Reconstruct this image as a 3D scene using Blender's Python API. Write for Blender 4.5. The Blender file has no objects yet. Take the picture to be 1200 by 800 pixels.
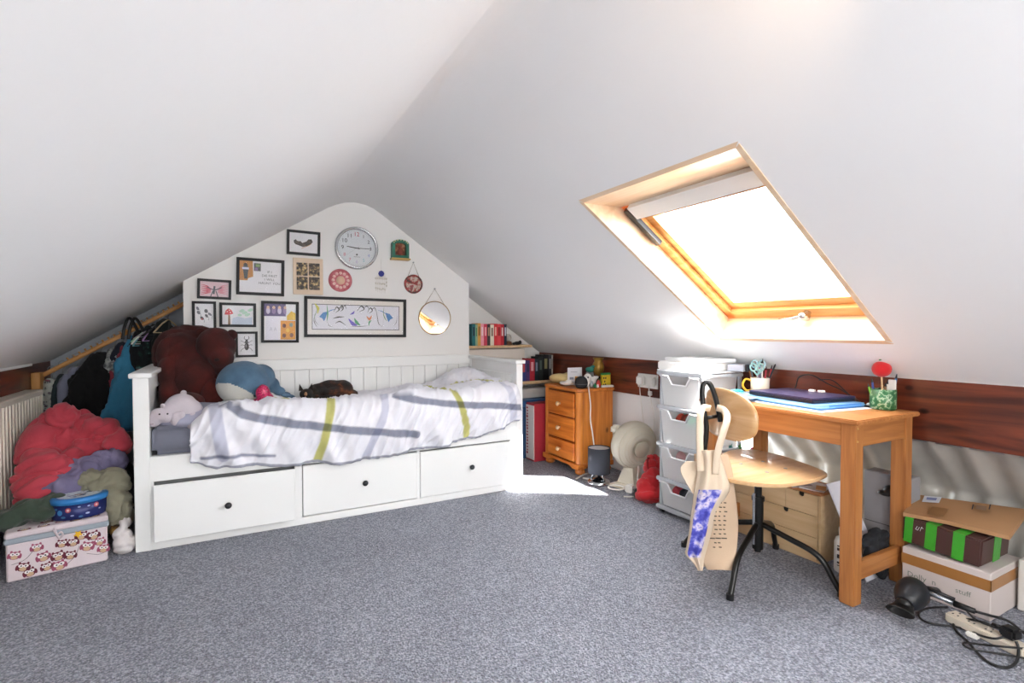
import bpy, bmesh, math, random
from mathutils import Vector, Matrix, Euler, noise
random.seed(7)
PI = math.pi
SC = bpy.context.scene
COL = SC.collection

# ------------------------------------------------------------------ camera
YAW, PITCH, ROLL, FPX, CAMZ = math.radians(28.60), math.radians(-1.35), math.radians(-0.10), 610.0, 1.039
cam_data = bpy.data.cameras.new('camera')
cam_data.lens = 36.0 * FPX / 1200.0
cam_data.sensor_width = 36.0
cam_data.clip_start = 0.02
cam = bpy.data.objects.new('camera', cam_data)
COL.objects.link(cam)
cam.matrix_world = (Matrix.Translation((0, 0, CAMZ)) @ Matrix.Rotation(-YAW, 4, 'Z')
                    @ Matrix.Rotation(PI / 2 + PITCH, 4, 'X') @ Matrix.Rotation(ROLL, 4, 'Z'))
SC.camera = cam

# ------------------------------------------------------------------ sky, sun, exposure
world = bpy.data.worlds.new('world')
SC.world = world
world.use_nodes = True
bg = world.node_tree.nodes['Background']
bg.inputs[0].default_value = (0.92, 0.96, 1.0, 1)
bg.inputs[1].default_value = 13.0

def lamp(name, kind, loc, energy, color=(1, 1, 1), **kw):
    d = bpy.data.lights.new(name, kind)
    d.energy = energy
    d.color = color
    for k, v in kw.items():
        setattr(d, k, v)
    o = bpy.data.objects.new(name, d)
    o.location = loc
    COL.objects.link(o)
    return o

sun = lamp('sun', 'SUN', (3, -1, 4), 42.0, (1.0, 0.97, 0.92), angle=0.02)
sun.rotation_euler = Vector((-0.09, 1.10, -1.0)).to_track_quat('-Z', 'Y').to_euler()
# soft fill lamps added behind the camera to brighten the room
fill = lamp('rear_fill', 'AREA', (1.35, -1.5, 1.45), 48.0, (1.0, 0.985, 0.96), shape='RECTANGLE', size=1.6, size_y=1.2)
fill.rotation_euler = Vector((-0.60, 0.70, -0.15)).to_track_quat('-Z', 'Y').to_euler()
fill2 = lamp('left_fill', 'AREA', (-0.35, -1.0, 1.18), 30.0, (1.0, 0.985, 0.97), shape='RECTANGLE', size=1.0, size_y=0.8)  # second added fill lamp, on the left, not a window
fill2.rotation_euler = Vector((0.55, 0.6, -0.55)).to_track_quat('-Z', 'Y').to_euler()
SC.view_settings.view_transform = 'Standard'
SC.view_settings.look = 'None'
SC.view_settings.gamma = 1.0
SC.view_settings.use_curve_mapping = False
SC.view_settings.exposure = 0.88

# ------------------------------------------------------------------ helpers
def D(px, py, depth):
    """world point seen at (px, py), at this distance along the viewing axis (reading positions off the photo)"""
    f = Vector((math.sin(YAW) * math.cos(PITCH), math.cos(YAW) * math.cos(PITCH), math.sin(PITCH)))
    r = Vector((math.cos(YAW), -math.sin(YAW), 0))
    u = r.cross(f)
    return Vector((0, 0, CAMZ)) + depth * (f + r * (px - 600) / FPX - u * (py - 400) / FPX)

def srgb(h):
    h = h.lstrip('#')
    v = [int(h[i:i + 2], 16) / 255 for i in (0, 2, 4)]
    return tuple(x / 12.92 if x <= 0.04045 else ((x + 0.055) / 1.055) ** 2.4 for x in v)

MATS = {}
def base_mat(name):
    m = bpy.data.materials.new(name)
    m.use_nodes = True
    nt = m.node_tree
    return m, nt, nt.nodes['Principled BSDF']

def col(h, rough=0.6, metal=0.0, var=0.06, scale=30.0, bump=0.0, bscale=None, sheen=0.0, trans=0.0, coat=0.0, alpha=1.0):
    """procedural surface: a base colour with slight noise variation and fine relief"""
    key = ('c', h, rough, metal, var, scale, bump, bscale, sheen, trans, coat, alpha)
    if key in MATS:
        return MATS[key]
    m, nt, b = base_mat('surface_%d' % len(MATS))
    c = srgb(h)
    tc = nt.nodes.new('ShaderNodeTexCoord')
    n = nt.nodes.new('ShaderNodeTexNoise')
    n.inputs['Scale'].default_value = scale
    n.inputs['Detail'].default_value = 3
    nt.links.new(tc.outputs['Object'], n.inputs['Vector'])
    mx = nt.nodes.new('ShaderNodeMix')
    mx.data_type = 'RGBA'
    mx.inputs[6].default_value = tuple(x * (1 - var) for x in c) + (1,)
    mx.inputs[7].default_value = tuple(min(1, x * (1 + var)) for x in c) + (1,)
    nt.links.new(n.outputs['Fac'], mx.inputs[0])
    nt.links.new(mx.outputs[2], b.inputs['Base Color'])
    b.inputs['Roughness'].default_value = rough
    b.inputs['Metallic'].default_value = metal
    b.inputs['Sheen Weight'].default_value = sheen
    b.inputs['Transmission Weight'].default_value = trans
    b.inputs['Coat Weight'].default_value = coat
    b.inputs['Alpha'].default_value = alpha
    if bump:
        n2 = nt.nodes.new('ShaderNodeTexNoise')
        n2.inputs['Scale'].default_value = bscale or scale * 4
        n2.inputs['Detail'].default_value = 4
        nt.links.new(tc.outputs['Object'], n2.inputs['Vector'])
        bp = nt.nodes.new('ShaderNodeBump')
        bp.inputs['Strength'].default_value = bump
        bp.inputs['Distance'].default_value = 0.01
        nt.links.new(n2.outputs['Fac'], bp.inputs['Height'])
        nt.links.new(bp.outputs[0], b.inputs['Normal'])
    MATS[key] = m
    return m

def ramp(nt, fac, stops):
    r = nt.nodes.new('ShaderNodeValToRGB')
    while len(r.color_ramp.elements) < len(stops):
        r.color_ramp.elements.new(0.5)
    for e, (p, c) in zip(r.color_ramp.elements, stops):
        e.position = p
        e.color = tuple(c) + (1,)
    nt.links.new(fac, r.inputs[0])
    return r.outputs[0]

def wood(name, dark, light, axis='X', scale=3.0, rough=0.45, knots=0.0, coat=0.1, stretch=9):
    """timber grain running along the given axis, with optional knots"""
    key = ('w', name)
    if key in MATS:
        return MATS[key]
    m, nt, b = base_mat(name)
    tc = nt.nodes.new('ShaderNodeTexCoord')
    mp = nt.nodes.new('ShaderNodeMapping')
    s = [stretch, stretch, stretch]
    s['XYZ'.index(axis)] = 0.8
    mp.inputs['Scale'].default_value = s
    nt.links.new(tc.outputs['Object'], mp.inputs[0])
    n = nt.nodes.new('ShaderNodeTexNoise')
    n.inputs['Scale'].default_value = scale
    n.inputs['Detail'].default_value = 6
    n.inputs['Distortion'].default_value = 0.6
    nt.links.new(mp.outputs[0], n.inputs['Vector'])
    out = ramp(nt, n.outputs['Fac'], [(0.32, srgb(dark)), (0.5, [(a + c) / 2 for a, c in zip(srgb(dark), srgb(light))]), (0.66, srgb(light))])
    if knots:
        mp2 = nt.nodes.new('ShaderNodeMapping')
        s2 = [7, 7, 7]
        s2['XYZ'.index(axis)] = 4.5
        mp2.inputs['Scale'].default_value = s2
        nt.links.new(tc.outputs['Object'], mp2.inputs[0])
        v = nt.nodes.new('ShaderNodeTexVoronoi')
        v.inputs['Scale'].default_value = 1.0
        nt.links.new(mp2.outputs[0], v.inputs['Vector'])
        k = ramp(nt, v.outputs['Distance'], [(0.0, (1, 1, 1)), (knots * 0.6, (0.8, 0.8, 0.8)), (knots, (0, 0, 0))])
        mx = nt.nodes.new('ShaderNodeMix')
        mx.data_type = 'RGBA'
        nt.links.new(k, mx.inputs[0])
        nt.links.new(out, mx.inputs[6])
        mx.inputs[7].default_value = tuple(x * 0.35 for x in srgb(dark)) + (1,)
        out = mx.outputs[2]
    nt.links.new(out, b.inputs['Base Color'])
    b.inputs['Roughness'].default_value = rough
    b.inputs['Coat Weight'].default_value = coat
    bp = nt.nodes.new('ShaderNodeBump')
    bp.inputs['Strength'].default_value = 0.15
    bp.inputs['Distance'].default_value = 0.004
    nt.links.new(n.outputs['Fac'], bp.inputs['Height'])
    nt.links.new(bp.outputs[0], b.inputs['Normal'])
    MATS[key] = m
    return m

def blotch(name, stops, scale, rough=0.8, stretch=(1, 1, 1), bump=0.0, sheen=0.0, detail=3):
    """patterned surface: noise through a stepped colour ramp"""
    key = ('b', name)
    if key in MATS:
        return MATS[key]
    m, nt, b = base_mat(name)
    tc = nt.nodes.new('ShaderNodeTexCoord')
    mp = nt.nodes.new('ShaderNodeMapping')
    mp.inputs['Scale'].default_value = stretch
    nt.links.new(tc.outputs['Object'], mp.inputs[0])
    n = nt.nodes.new('ShaderNodeTexNoise')
    n.inputs['Scale'].default_value = scale
    n.inputs['Detail'].default_value = detail
    nt.links.new(mp.outputs[0], n.inputs['Vector'])
    o = ramp(nt, n.outputs['Fac'], [(p, srgb(c)) for p, c in stops])
    nt.links.new(o, b.inputs['Base Color'])
    b.inputs['Roughness'].default_value = rough
    b.inputs['Sheen Weight'].default_value = sheen
    if bump:
        bp = nt.nodes.new('ShaderNodeBump')
        bp.inputs['Strength'].default_value = bump
        bp.inputs['Distance'].default_value = 0.01
        nt.links.new(n.outputs['Fac'], bp.inputs['Height'])
        nt.links.new(bp.outputs[0], b.inputs['Normal'])
    MATS[key] = m
    return m

def vcol_mat(name, rough=0.85, sheen=0.2, bump=0.2, bscale=60):
    m, nt, b = base_mat(name)
    a = nt.nodes.new('ShaderNodeVertexColor')
    a.layer_name = 'pattern'
    nt.links.new(a.outputs[0], b.inputs['Base Color'])
    b.inputs['Roughness'].default_value = rough
    b.inputs['Sheen Weight'].default_value = sheen
    tc = nt.nodes.new('ShaderNodeTexCoord')
    n2 = nt.nodes.new('ShaderNodeTexNoise')
    n2.inputs['Scale'].default_value = bscale
    n2.inputs['Detail'].default_value = 4
    nt.links.new(tc.outputs['Object'], n2.inputs['Vector'])
    bp = nt.nodes.new('ShaderNodeBump')
    bp.inputs['Strength'].default_value = bump
    bp.inputs['Distance'].default_value = 0.01
    nt.links.new(n2.outputs['Fac'], bp.inputs['Height'])
    nt.links.new(bp.outputs[0], b.inputs['Normal'])
    return m

def glass_mat(name, gloss=0.08, tint=(1, 1, 1), rough=0.02):
    m = bpy.data.materials.new(name)
    m.use_nodes = True
    nt = m.node_tree
    nt.nodes.clear()
    o = nt.nodes.new('ShaderNodeOutputMaterial')
    t = nt.nodes.new('ShaderNodeBsdfTransparent')
    t.inputs[0].default_value = tuple(tint) + (1,)
    g = nt.nodes.new('ShaderNodeBsdfGlossy')
    g.inputs['Roughness'].default_value = rough
    mx = nt.nodes.new('ShaderNodeMixShader')
    mx.inputs[0].default_value = gloss
    nt.links.new(t.outputs[0], mx.inputs[1])
    nt.links.new(g.outputs[0], mx.inputs[2])
    nt.links.new(mx.outputs[0], o.inputs[0])
    return m

def milky(name, color, opacity):
    """translucent polypropylene / frosted plastic"""
    m = bpy.data.materials.new(name)
    m.use_nodes = True
    nt = m.node_tree
    b = nt.nodes['Principled BSDF']
    b.inputs['Base Color'].default_value = tuple(srgb(color)) + (1,)
    b.inputs['Roughness'].default_value = 0.3
    o = nt.nodes['Material Output']
    t = nt.nodes.new('ShaderNodeBsdfTransparent')
    tl = nt.nodes.new('ShaderNodeBsdfTranslucent')
    tl.inputs[0].default_value = tuple(srgb(color)) + (1,)
    m1 = nt.nodes.new('ShaderNodeMixShader')
    m1.inputs[0].default_value = 0.35
    nt.links.new(b.outputs[0], m1.inputs[1])
    nt.links.new(tl.outputs[0], m1.inputs[2])
    m2 = nt.nodes.new('ShaderNodeMixShader')
    m2.inputs[0].default_value = opacity
    nt.links.new(t.outputs[0], m2.inputs[1])
    nt.links.new(m1.outputs[0], m2.inputs[2])
    nt.links.new(m2.outputs[0], o.inputs[0])
    return m

FONT_CACHE = {}
def text_shape(s, size):
    if (s, size) in FONT_CACHE:
        return FONT_CACHE[(s, size)]
    cu = bpy.data.curves.new('t', 'FONT')
    cu.body = s
    cu.size = size
    cu.align_x = 'CENTER'
    cu.align_y = 'CENTER'
    cu.resolution_u = 2
    o = bpy.data.objects.new('t', cu)
    COL.objects.link(o)
    me = bpy.data.meshes.new_from_object(o.evaluated_get(bpy.context.evaluated_depsgraph_get()))
    r = ([v.co.copy() for v in me.vertices], [tuple(p.vertices) for p in me.polygons])
    bpy.data.objects.remove(o)
    bpy.data.curves.remove(cu)
    FONT_CACHE[(s, size)] = r
    return r

class MB:
    """collects shapes and links them as ONE mesh object"""
    def __init__(self):
        self.v, self.f, self.m, self.s = [], [], [], []
        self.X = Matrix.Identity(4)
    def add(self, vs, fs, m=0, smooth=False, X=None):
        k = len(self.v)
        M = self.X @ X if X is not None else self.X
        self.v += [M @ Vector(p) for p in vs]
        for q in fs:
            self.f.append([k + i for i in q])
            self.m.append(m)
            self.s.append(smooth)
        return self
    def box(self, c, s, rz=0, bev=0.0, m=0, rot=None, seg=1):
        X = Matrix.Translation(c) @ (Euler(rot).to_matrix().to_4x4() if rot else Matrix.Rotation(rz, 4, 'Z'))
        bm = bmesh.new()
        bmesh.ops.create_cube(bm, size=1)
        bmesh.ops.scale(bm, vec=s, verts=bm.verts)
        if bev:
            bmesh.ops.bevel(bm, geom=bm.edges[:], offset=min(bev, min(s) * 0.45), segments=seg, affect='EDGES')
        bm.verts.index_update()
        self.add([v.co for v in bm.verts], [[v.index for v in f.verts] for f in bm.faces], m, bev > 0 and seg > 2, X)
        bm.free()
        return self
    def bx(self, x0, x1, y0, y1, z0, z1, bev=0.0, m=0, seg=1):
        return self.box(((x0 + x1) / 2, (y0 + y1) / 2, (z0 + z1) / 2), (abs(x1 - x0), abs(y1 - y0), abs(z1 - z0)), bev=bev, m=m, seg=seg)
    def cyl(self, p0, p1, r0, r1=None, n=16, m=0, caps=True):
        r1 = r0 if r1 is None else r1
        p0, p1 = Vector(p0), Vector(p1)
        q = (p1 - p0).to_track_quat('Z', 'Y').to_matrix()
        vs = []
        for p, r in ((p0, r0), (p1, r1)):
            vs += [p + q @ Vector((r * math.cos(2 * PI * i / n), r * math.sin(2 * PI * i / n), 0)) for i in range(n)]
        self.add(vs, [(i, (i + 1) % n, n + (i + 1) % n, n + i) for i in range(n)], m, True)
        if caps:
            self.add(vs[:n], [tuple(range(n))[::-1]], m)
            self.add(vs[n:], [tuple(range(n))], m)
        return self
    def lathe(self, prof, c=(0, 0, 0), n=24, m=0, X=None, sx=1, sy=1, smooth=True, caps=True):
        vs, fs = [], []
        for r, z in prof:
            vs += [(c[0] + sx * r * math.cos(2 * PI * i / n), c[1] + sy * r * math.sin(2 * PI * i / n), c[2] + z) for i in range(n)]
        for j in range(len(prof) - 1):
            fs += [(j * n + i, j * n + (i + 1) % n, (j + 1) * n + (i + 1) % n, (j + 1) * n + i) for i in range(n)]
        flat = not caps or len(prof) == 2 and abs(prof[0][1] - prof[1][1]) < 1e-6
        if prof[0][0] > 1e-5 and not flat:
            fs.append(tuple(range(n))[::-1])
        if prof[-1][0] > 1e-5 and not flat:
            fs.append(tuple((len(prof) - 1) * n + i for i in range(n)))
        return self.add(vs, fs, m, smooth, X)
    def tube(self, pts, r, n=8, m=0, closed=False, caps=True):
        pts = [Vector(p) for p in pts]
        k = len(pts)
        rs = r if isinstance(r, (list, tuple)) else [r] * k
        vs, fs = [], []
        up = None
        for i, p in enumerate(pts):
            if closed:
                t = pts[(i + 1) % k] - pts[i - 1]
            else:
                t = pts[min(i + 1, k - 1)] - pts[max(i - 1, 0)]
            t.normalize()
            if up is None:
                up = Vector((0, 0, 1)) if abs(t.z) < 0.9 else Vector((1, 0, 0))
            a = t.cross(up)
            if a.length < 1e-6:
                a = t.orthogonal()
            a.normalize()
            up = a.cross(t).normalized()
            vs += [p + rs[i] * (a * math.cos(2 * PI * j / n) + up * math.sin(2 * PI * j / n)) for j in range(n)]
        for i in range(k if closed else k - 1):
            i2 = (i + 1) % k
            fs += [(i * n + j, i * n + (j + 1) % n, i2 * n + (j + 1) % n, i2 * n + j) for j in range(n)]
        if caps and not closed:
            fs += [tuple(range(n))[::-1], tuple((k - 1) * n + j for j in range(n))]
        return self.add(vs, fs, m, True)
    def ball(self, c, r, n=16, m=0, rot=None):
        r = (r, r, r) if not isinstance(r, (list, tuple)) else r
        bm = bmesh.new()
        bmesh.ops.create_uvsphere(bm, u_segments=n, v_segments=max(6, n // 2), radius=1)
        bm.verts.index_update()
        X = Matrix.Translation(c) @ (Euler(rot).to_matrix().to_4x4() if rot else Matrix.Identity(4)) @ Matrix.Diagonal((r[0], r[1], r[2], 1))
        self.add([v.co for v in bm.verts], [[v.index for v in f.verts] for f in bm.faces], m, True, X)
        bm.free()
        return self
    def prism(self, poly, h, X=None, m=0, smooth=False, bev=0):
        """2-D outline (u, v) extruded 0..h along local z"""
        bm = bmesh.new()
        vs = [bm.verts.new((p[0], p[1], 0)) for p in poly]
        f = bm.faces.new(vs)
        if f.normal.z > 0 or f.calc_area() > 0:
            pass
        r = bmesh.ops.extrude_face_region(bm, geom=[f])
        bmesh.ops.translate(bm, vec=(0, 0, h), verts=[e for e in r['geom'] if isinstance(e, bmesh.types.BMVert)])
        bmesh.ops.recalc_face_normals(bm, faces=bm.faces[:])
        if bev:
            bmesh.ops.bevel(bm, geom=bm.edges[:], offset=bev, segments=2, affect='EDGES')
        bm.verts.index_update()
        self.add([v.co for v in bm.verts], [[v.index for v in q.verts] for q in bm.faces], m, smooth, X)
        bm.free()
        return self
    def poly(self, pts, m=0):
        return self.add(pts, [tuple(range(len(pts)))], m)
    def text(self, s, size, X, m=0):
        vs, fs = text_shape(s, size)
        return self.add(vs, fs, m, False, X)
    def mesh(self, name, mats, inv=None):
        me = bpy.data.meshes.new(name)
        vs = [inv @ p for p in self.v] if inv is not None else self.v
        me.from_pydata([tuple(p) for p in vs], [], self.f)
        for mt in (mats if isinstance(mats, (list, tuple)) else [mats]):
            me.materials.append(mt)
        me.polygons.foreach_set('material_index', self.m)
        me.polygons.foreach_set('use_smooth', self.s)
        me.update()
        return me
    def build(self, name, mats, parent=None, local=False, label=None):
        """as a part (parent given) or as top-level mesh with its origin at the base centre"""
        if parent is not None:
            inv = None if local else ROOTM[parent.name].inverted()
            o = bpy.data.objects.new(name, self.mesh(name, mats, inv))
            o.parent = parent
            ROOTM[o.name] = ROOTM[parent.name]
        else:
            xs = [p.x for p in self.v]; ys = [p.y for p in self.v]; zs = [p.z for p in self.v]
            c = Vector(((min(xs) + max(xs)) / 2, (min(ys) + max(ys)) / 2, min(zs)))
            M = Matrix.Translation(c)
            o = bpy.data.objects.new(name, self.mesh(name, mats, M.inverted()))
            o.location = c
            ROOTM[o.name] = M
        COL.objects.link(o)
        if label:
            o['label'] = label
        return o

ROOTM = {}
def thing(name, label, cat, loc=(0, 0, 0), rz=0, group=None):
    o = bpy.data.objects.new(name, None)
    o.empty_display_size = 0.05
    o.location = loc
    o.rotation_euler = (0, 0, rz)
    COL.objects.link(o)
    ROOTM[o.name] = Matrix.Translation(loc) @ Matrix.Rotation(rz, 4, 'Z')
    return tag(o, label, cat, group)

def tag(o, label, cat, group=None):
    o['label'] = label
    o['category'] = cat
    if group:
        o['group'] = group
    return o

def struct(o, label=None):
    o['kind'] = 'structure'
    if label:
        o['label'] = label
    return o

def smooth_mesh(o, levels=1):
    md = o.modifiers.new('s', 'SUBSURF')
    md.levels = levels
    md.render_levels = levels
    return o

def soft(mb, voxel=0.008, smooth=6, amp=0.0, freq=20, ridge=0.0, rfreq=6, seed=0, stretch=(1, 1, 1), fac=0.6):
    """fuses the shapes in mb into one continuous skin and gives it folds"""
    me = mb.mesh('tmp', [])
    o = bpy.data.objects.new('tmp', me)
    COL.objects.link(o)
    a = o.modifiers.new('r', 'REMESH')
    a.mode = 'VOXEL'
    a.voxel_size = voxel
    a.use_smooth_shade = True
    b = o.modifiers.new('m', 'SMOOTH')
    b.iterations = smooth
    b.factor = fac
    me2 = bpy.data.meshes.new_from_object(o.evaluated_get(bpy.context.evaluated_depsgraph_get()))
    bpy.data.objects.remove(o)
    out = MB()
    off = Vector((seed * 13.7, seed * 5.1, seed * 3.3))
    for v in me2.vertices:
        p = v.co.copy()
        d = 0
        if amp:
            d += amp * noise.noise(p * freq + off)
        if ridge:
            q = Vector((p.x * stretch[0], p.y * stretch[1], p.z * stretch[2])) * rfreq + off
            w = noise.noise_vector(q * 0.7) * 0.8
            d += ridge * (min(1, abs(noise.noise(q + w)) * 4.0) ** 0.6 * 1.6 - 1.0)
            d += ridge * 0.45 * (min(1, abs(noise.noise(q * 2.3 + w * 1.6)) * 3.5) ** 0.7 * 1.6 - 0.8)
        out.v.append(p + v.normal * d)
    out.f = [list(p.vertices) for p in me2.polygons]
    out.m = [0] * len(out.f)
    out.s = [True] * len(out.f)
    bpy.data.meshes.remove(me2)
    return out

def cat_rom(pts, n=8, closed=False):
    pts = [Vector(p) for p in pts]
    out = []
    k = len(pts)
    for i in range(k if closed else k - 1):
        if closed:
            a, b, c, d = pts[i - 1], pts[i], pts[(i + 1) % k], pts[(i + 2) % k]
        else:
            a, b, c, d = pts[max(i - 1, 0)], pts[i], pts[i + 1], pts[min(i + 2, k - 1)]
        for j in range(n):
            t = j / n
            out.append(0.5 * ((2 * b) + (c - a) * t + (2 * a - 5 * b + 4 * c - d) * t * t + (3 * b - a - 3 * c + d) * t ** 3))
    if not closed:
        out.append(pts[-1])
    return out

def copy_tree(o, parent=None):
    c = o.copy()
    COL.objects.link(c)
    if parent is not None:
        c.parent = parent
    for ch in list(o.children):
        copy_tree(ch, c)
    return c

def lerp_tab(tab, x):
    if x <= tab[0][0]:
        return tab[0][1]
    for (a, b), (c, d) in zip(tab, tab[1:]):
        if x <= c:
            t = (x - a) / (c - a)
            t = t * t * (3 - 2 * t)
            return b + (d - b) * t
    return tab[-1][1]

# ------------------------------------------------------------------ common materials
WHITE_PAINT = col('#F1F0ED', 0.55, var=0.01, scale=3)
WALL = col('#F2F1EF', 0.85, var=0.012, scale=4, bump=0.05, bscale=60)
CEIL = col('#F6F6F6', 0.85, var=0.012, scale=2, bump=0.06, bscale=25)
BEDW = col('#F0F1F0', 0.4, var=0.01, scale=5)
BLACK = col('#141416', 0.45, var=0.1)
BLACKM = col('#111111', 0.3, 0.2, var=0.1)
CHROME = col('#C9CBCE', 0.18, 1.0, var=0.02)
STEEL = col('#9FA3A8', 0.3, 0.9, var=0.03)
WPLAST = col('#EDEBE5', 0.35, var=0.01)
CABLEW = col('#ECE9E2', 0.4, var=0.01)
PINE = wood('pine_orange', '#B85E1C', '#E8923E', 'Y', 3.0, 0.38, knots=0.13)
PINEV = wood('pine_orange_upright', '#C0661F', '#E89440', 'Z', 3.0, 0.38, knots=0.13)
BEAM = wood('stained_beam', '#34130B', '#7C371F', 'Y', 2.2, 0.38, knots=0.10, coat=0.3)
WINWOOD = wood('window_pine', '#C98948', '#E6B071', 'Y', 2.5, 0.4)
DESKW = wood('desk_oak', '#A86A38', '#C08249', 'Y', 4.0, 0.45, stretch=14)
DESKV = wood('desk_oak_upright', '#9E6233', '#B87A42', 'Z', 4.0, 0.45, stretch=14)
PLY = wood('pale_plywood', '#CFA676', '#E4C296', 'X', 2.5, 0.35, coat=0.3)
PALEW = wood('birch_plywood', '#C9A77C', '#DABC92', 'Y', 3.0, 0.5)
RAILW = wood('rail_pine', '#B98247', '#D3A066', 'X', 3.0, 0.5)
CARD = col('#A77E57', 0.8, var=0.05, scale=8)
GLASS = glass_mat('clear_glass', 0.05)

# ================================================================== the room
XL, XR = -1.02, 2.49
YB, YBACK = -2.6, 4.6
zl = lambda x: 1.486 + 0.634 * x
zr = lambda x: 2.538 - 0.686 * x
ZT, ZB = 0.838, 0.580       # beam top and underside
ZRIDGE = 1.932

def carpet():
    m, nt, b = base_mat('carpet_grey')
    tc = nt.nodes.new('ShaderNodeTexCoord')
    n = nt.nodes.new('ShaderNodeTexNoise'); n.inputs['Scale'].default_value = 130; n.inputs['Detail'].default_value = 3
    n2 = nt.nodes.new('ShaderNodeTexNoise'); n2.inputs['Scale'].default_value = 3.0; n2.inputs['Detail'].default_value = 3
    v = nt.nodes.new('ShaderNodeTexVoronoi'); v.inputs['Scale'].default_value = 170
    for q in (n, n2, v):
        nt.links.new(tc.outputs['Object'], q.inputs['Vector'])
    c = ramp(nt, n.outputs['Fac'], [(0.34, srgb('#70747F')), (0.5, srgb('#969AA7')), (0.66, srgb('#C2C6D2'))])
    c2 = ramp(nt, n2.outputs['Fac'], [(0.35, (0.86, 0.86, 0.87)), (0.65, (1.0, 1.0, 1.0))])
    mx = nt.nodes.new('ShaderNodeMix'); mx.data_type = 'RGBA'; mx.blend_type = 'MULTIPLY'; mx.inputs[0].default_value = 1
    nt.links.new(c, mx.inputs[6]); nt.links.new(c2, mx.inputs[7])
    nt.links.new(mx.outputs[2], b.inputs['Base Color'])
    b.inputs['Roughness'].default_value = 1.0
    b.inputs['Sheen Weight'].default_value = 0.15
    ad = nt.nodes.new('ShaderNodeMath'); ad.operation = 'ADD'
    nt.links.new(v.outputs['Distance'], ad.inputs[0]); nt.links.new(n.outputs['Fac'], ad.inputs[1])
    bp = nt.nodes.new('ShaderNodeBump'); bp.inputs['Strength'].default_value = 0.9; bp.inputs['Distance'].default_value = 0.012
    nt.links.new(ad.outputs[0], bp.inputs['Height']); nt.links.new(bp.outputs[0], b.inputs['Normal'])
    return m

f = MB().bx(XL - 0.3, 3.0, YB, YBACK, -0.08, 0.0)
o = struct(f.build('floor', carpet()), 'grey speckled carpet covering the loft floor')

# sloping ceilings with a narrow rounded ridge
cl = MB()
rg = [(0.60, zl(0.60)), (0.66, 1.898), (0.72, 1.920), (0.795, 1.930), (0.87, 1.920), (0.925, 1.900), (0.98, zr(0.98))]
prof = [(XL - 0.05, zl(XL - 0.05)), (0.60, zl(0.60))]
def sheet(mb, prof, y0, y1, smooth=False, ny=1):
    for i in range(len(prof) - 1):
        (x0, z0), (x1, z1) = prof[i], prof[i + 1]
        mb.add([(x0, y0, z0), (x1, y0, z1), (x1, y1, z1), (x0, y1, z0)], [(3, 2, 1, 0)], 0, smooth)
sheet(cl, prof, YB, YBACK)
o = struct(cl.build('ceiling', CEIL), 'white sloping ceiling on the left side')
cl = MB()
vs = []
for x, z in rg:
    vs += [(x, YB, z), (x, YBACK, z)]
cl.add(vs, [(2 * i + 1, 2 * i + 3, 2 * i + 2, 2 * i) for i in range(len(rg) - 1)], 0, True)
o = struct(cl.build('ceiling', CEIL), 'narrow rounded ridge strip of the ceiling')
WX0, WX1, WY0, WY1 = 1.375, 2.25, 1.085, 1.862
cl = MB()
xs, ys = [0.98, WX0, WX1, XR + 0.05], [YB, WY0, WY1, YBACK]
for i in range(3):
    for j in range(3):
        if i == 1 and j == 1:
            continue
        cl.add([(xs[i], ys[j], zr(xs[i])), (xs[i + 1], ys[j], zr(xs[i + 1])), (xs[i + 1], ys[j + 1], zr(xs[i + 1])), (xs[i], ys[j + 1], zr(xs[i]))], [(0, 1, 2, 3)])
o = struct(cl.build('ceiling', CEIL), 'white sloping ceiling holding the roof window')

# gable wall (chimney breast) with the alcoves on both sides
GX0, GX1, GY = -0.238, 1.663, 3.756
pts = [(GX0, 0), (GX1, 0), (GX1, zr(GX1) + 0.01), (0.98, zr(0.98) + 0.01), (0.87, 1.93), (0.795, 1.94), (0.72, 1.93), (0.60, zl(0.60) + 0.01), (GX0, zl(GX0) + 0.01)]
g = MB().prism(pts, 1.2, Matrix(((1, 0, 0, 0), (0, 0, 1, GY), (0, 1, 0, 0), (0, 0, 0, 1))))
struct(g.build('wall_back', WALL), 'white gable wall carrying the pictures above the bed')
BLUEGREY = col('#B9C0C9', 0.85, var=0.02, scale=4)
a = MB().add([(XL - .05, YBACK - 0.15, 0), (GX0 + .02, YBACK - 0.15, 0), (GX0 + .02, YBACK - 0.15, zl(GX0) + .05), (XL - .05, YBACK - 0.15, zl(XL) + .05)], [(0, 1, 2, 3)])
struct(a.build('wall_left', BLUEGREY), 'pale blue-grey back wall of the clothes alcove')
YA = 4.05
a = MB().add([(GX1 - .02, YA, 0), (XR + .1, YA, 0), (XR + .1, YA, zr(XR) + .05), (GX1 - .02, YA, zr(GX1) + .05)], [(0, 1, 2, 3)])
struct(a.build('wall_right', WALL), 'cream back wall of the shelf alcove')
a = MB().bx(GX1, 2.25, 3.90, 4.045, 0.0, 0.872)
struct(a.build('trim_1', col('#E6DDD3', 0.7, var=0.02)), 'boxed-in pale panel below the book shelf')
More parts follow.
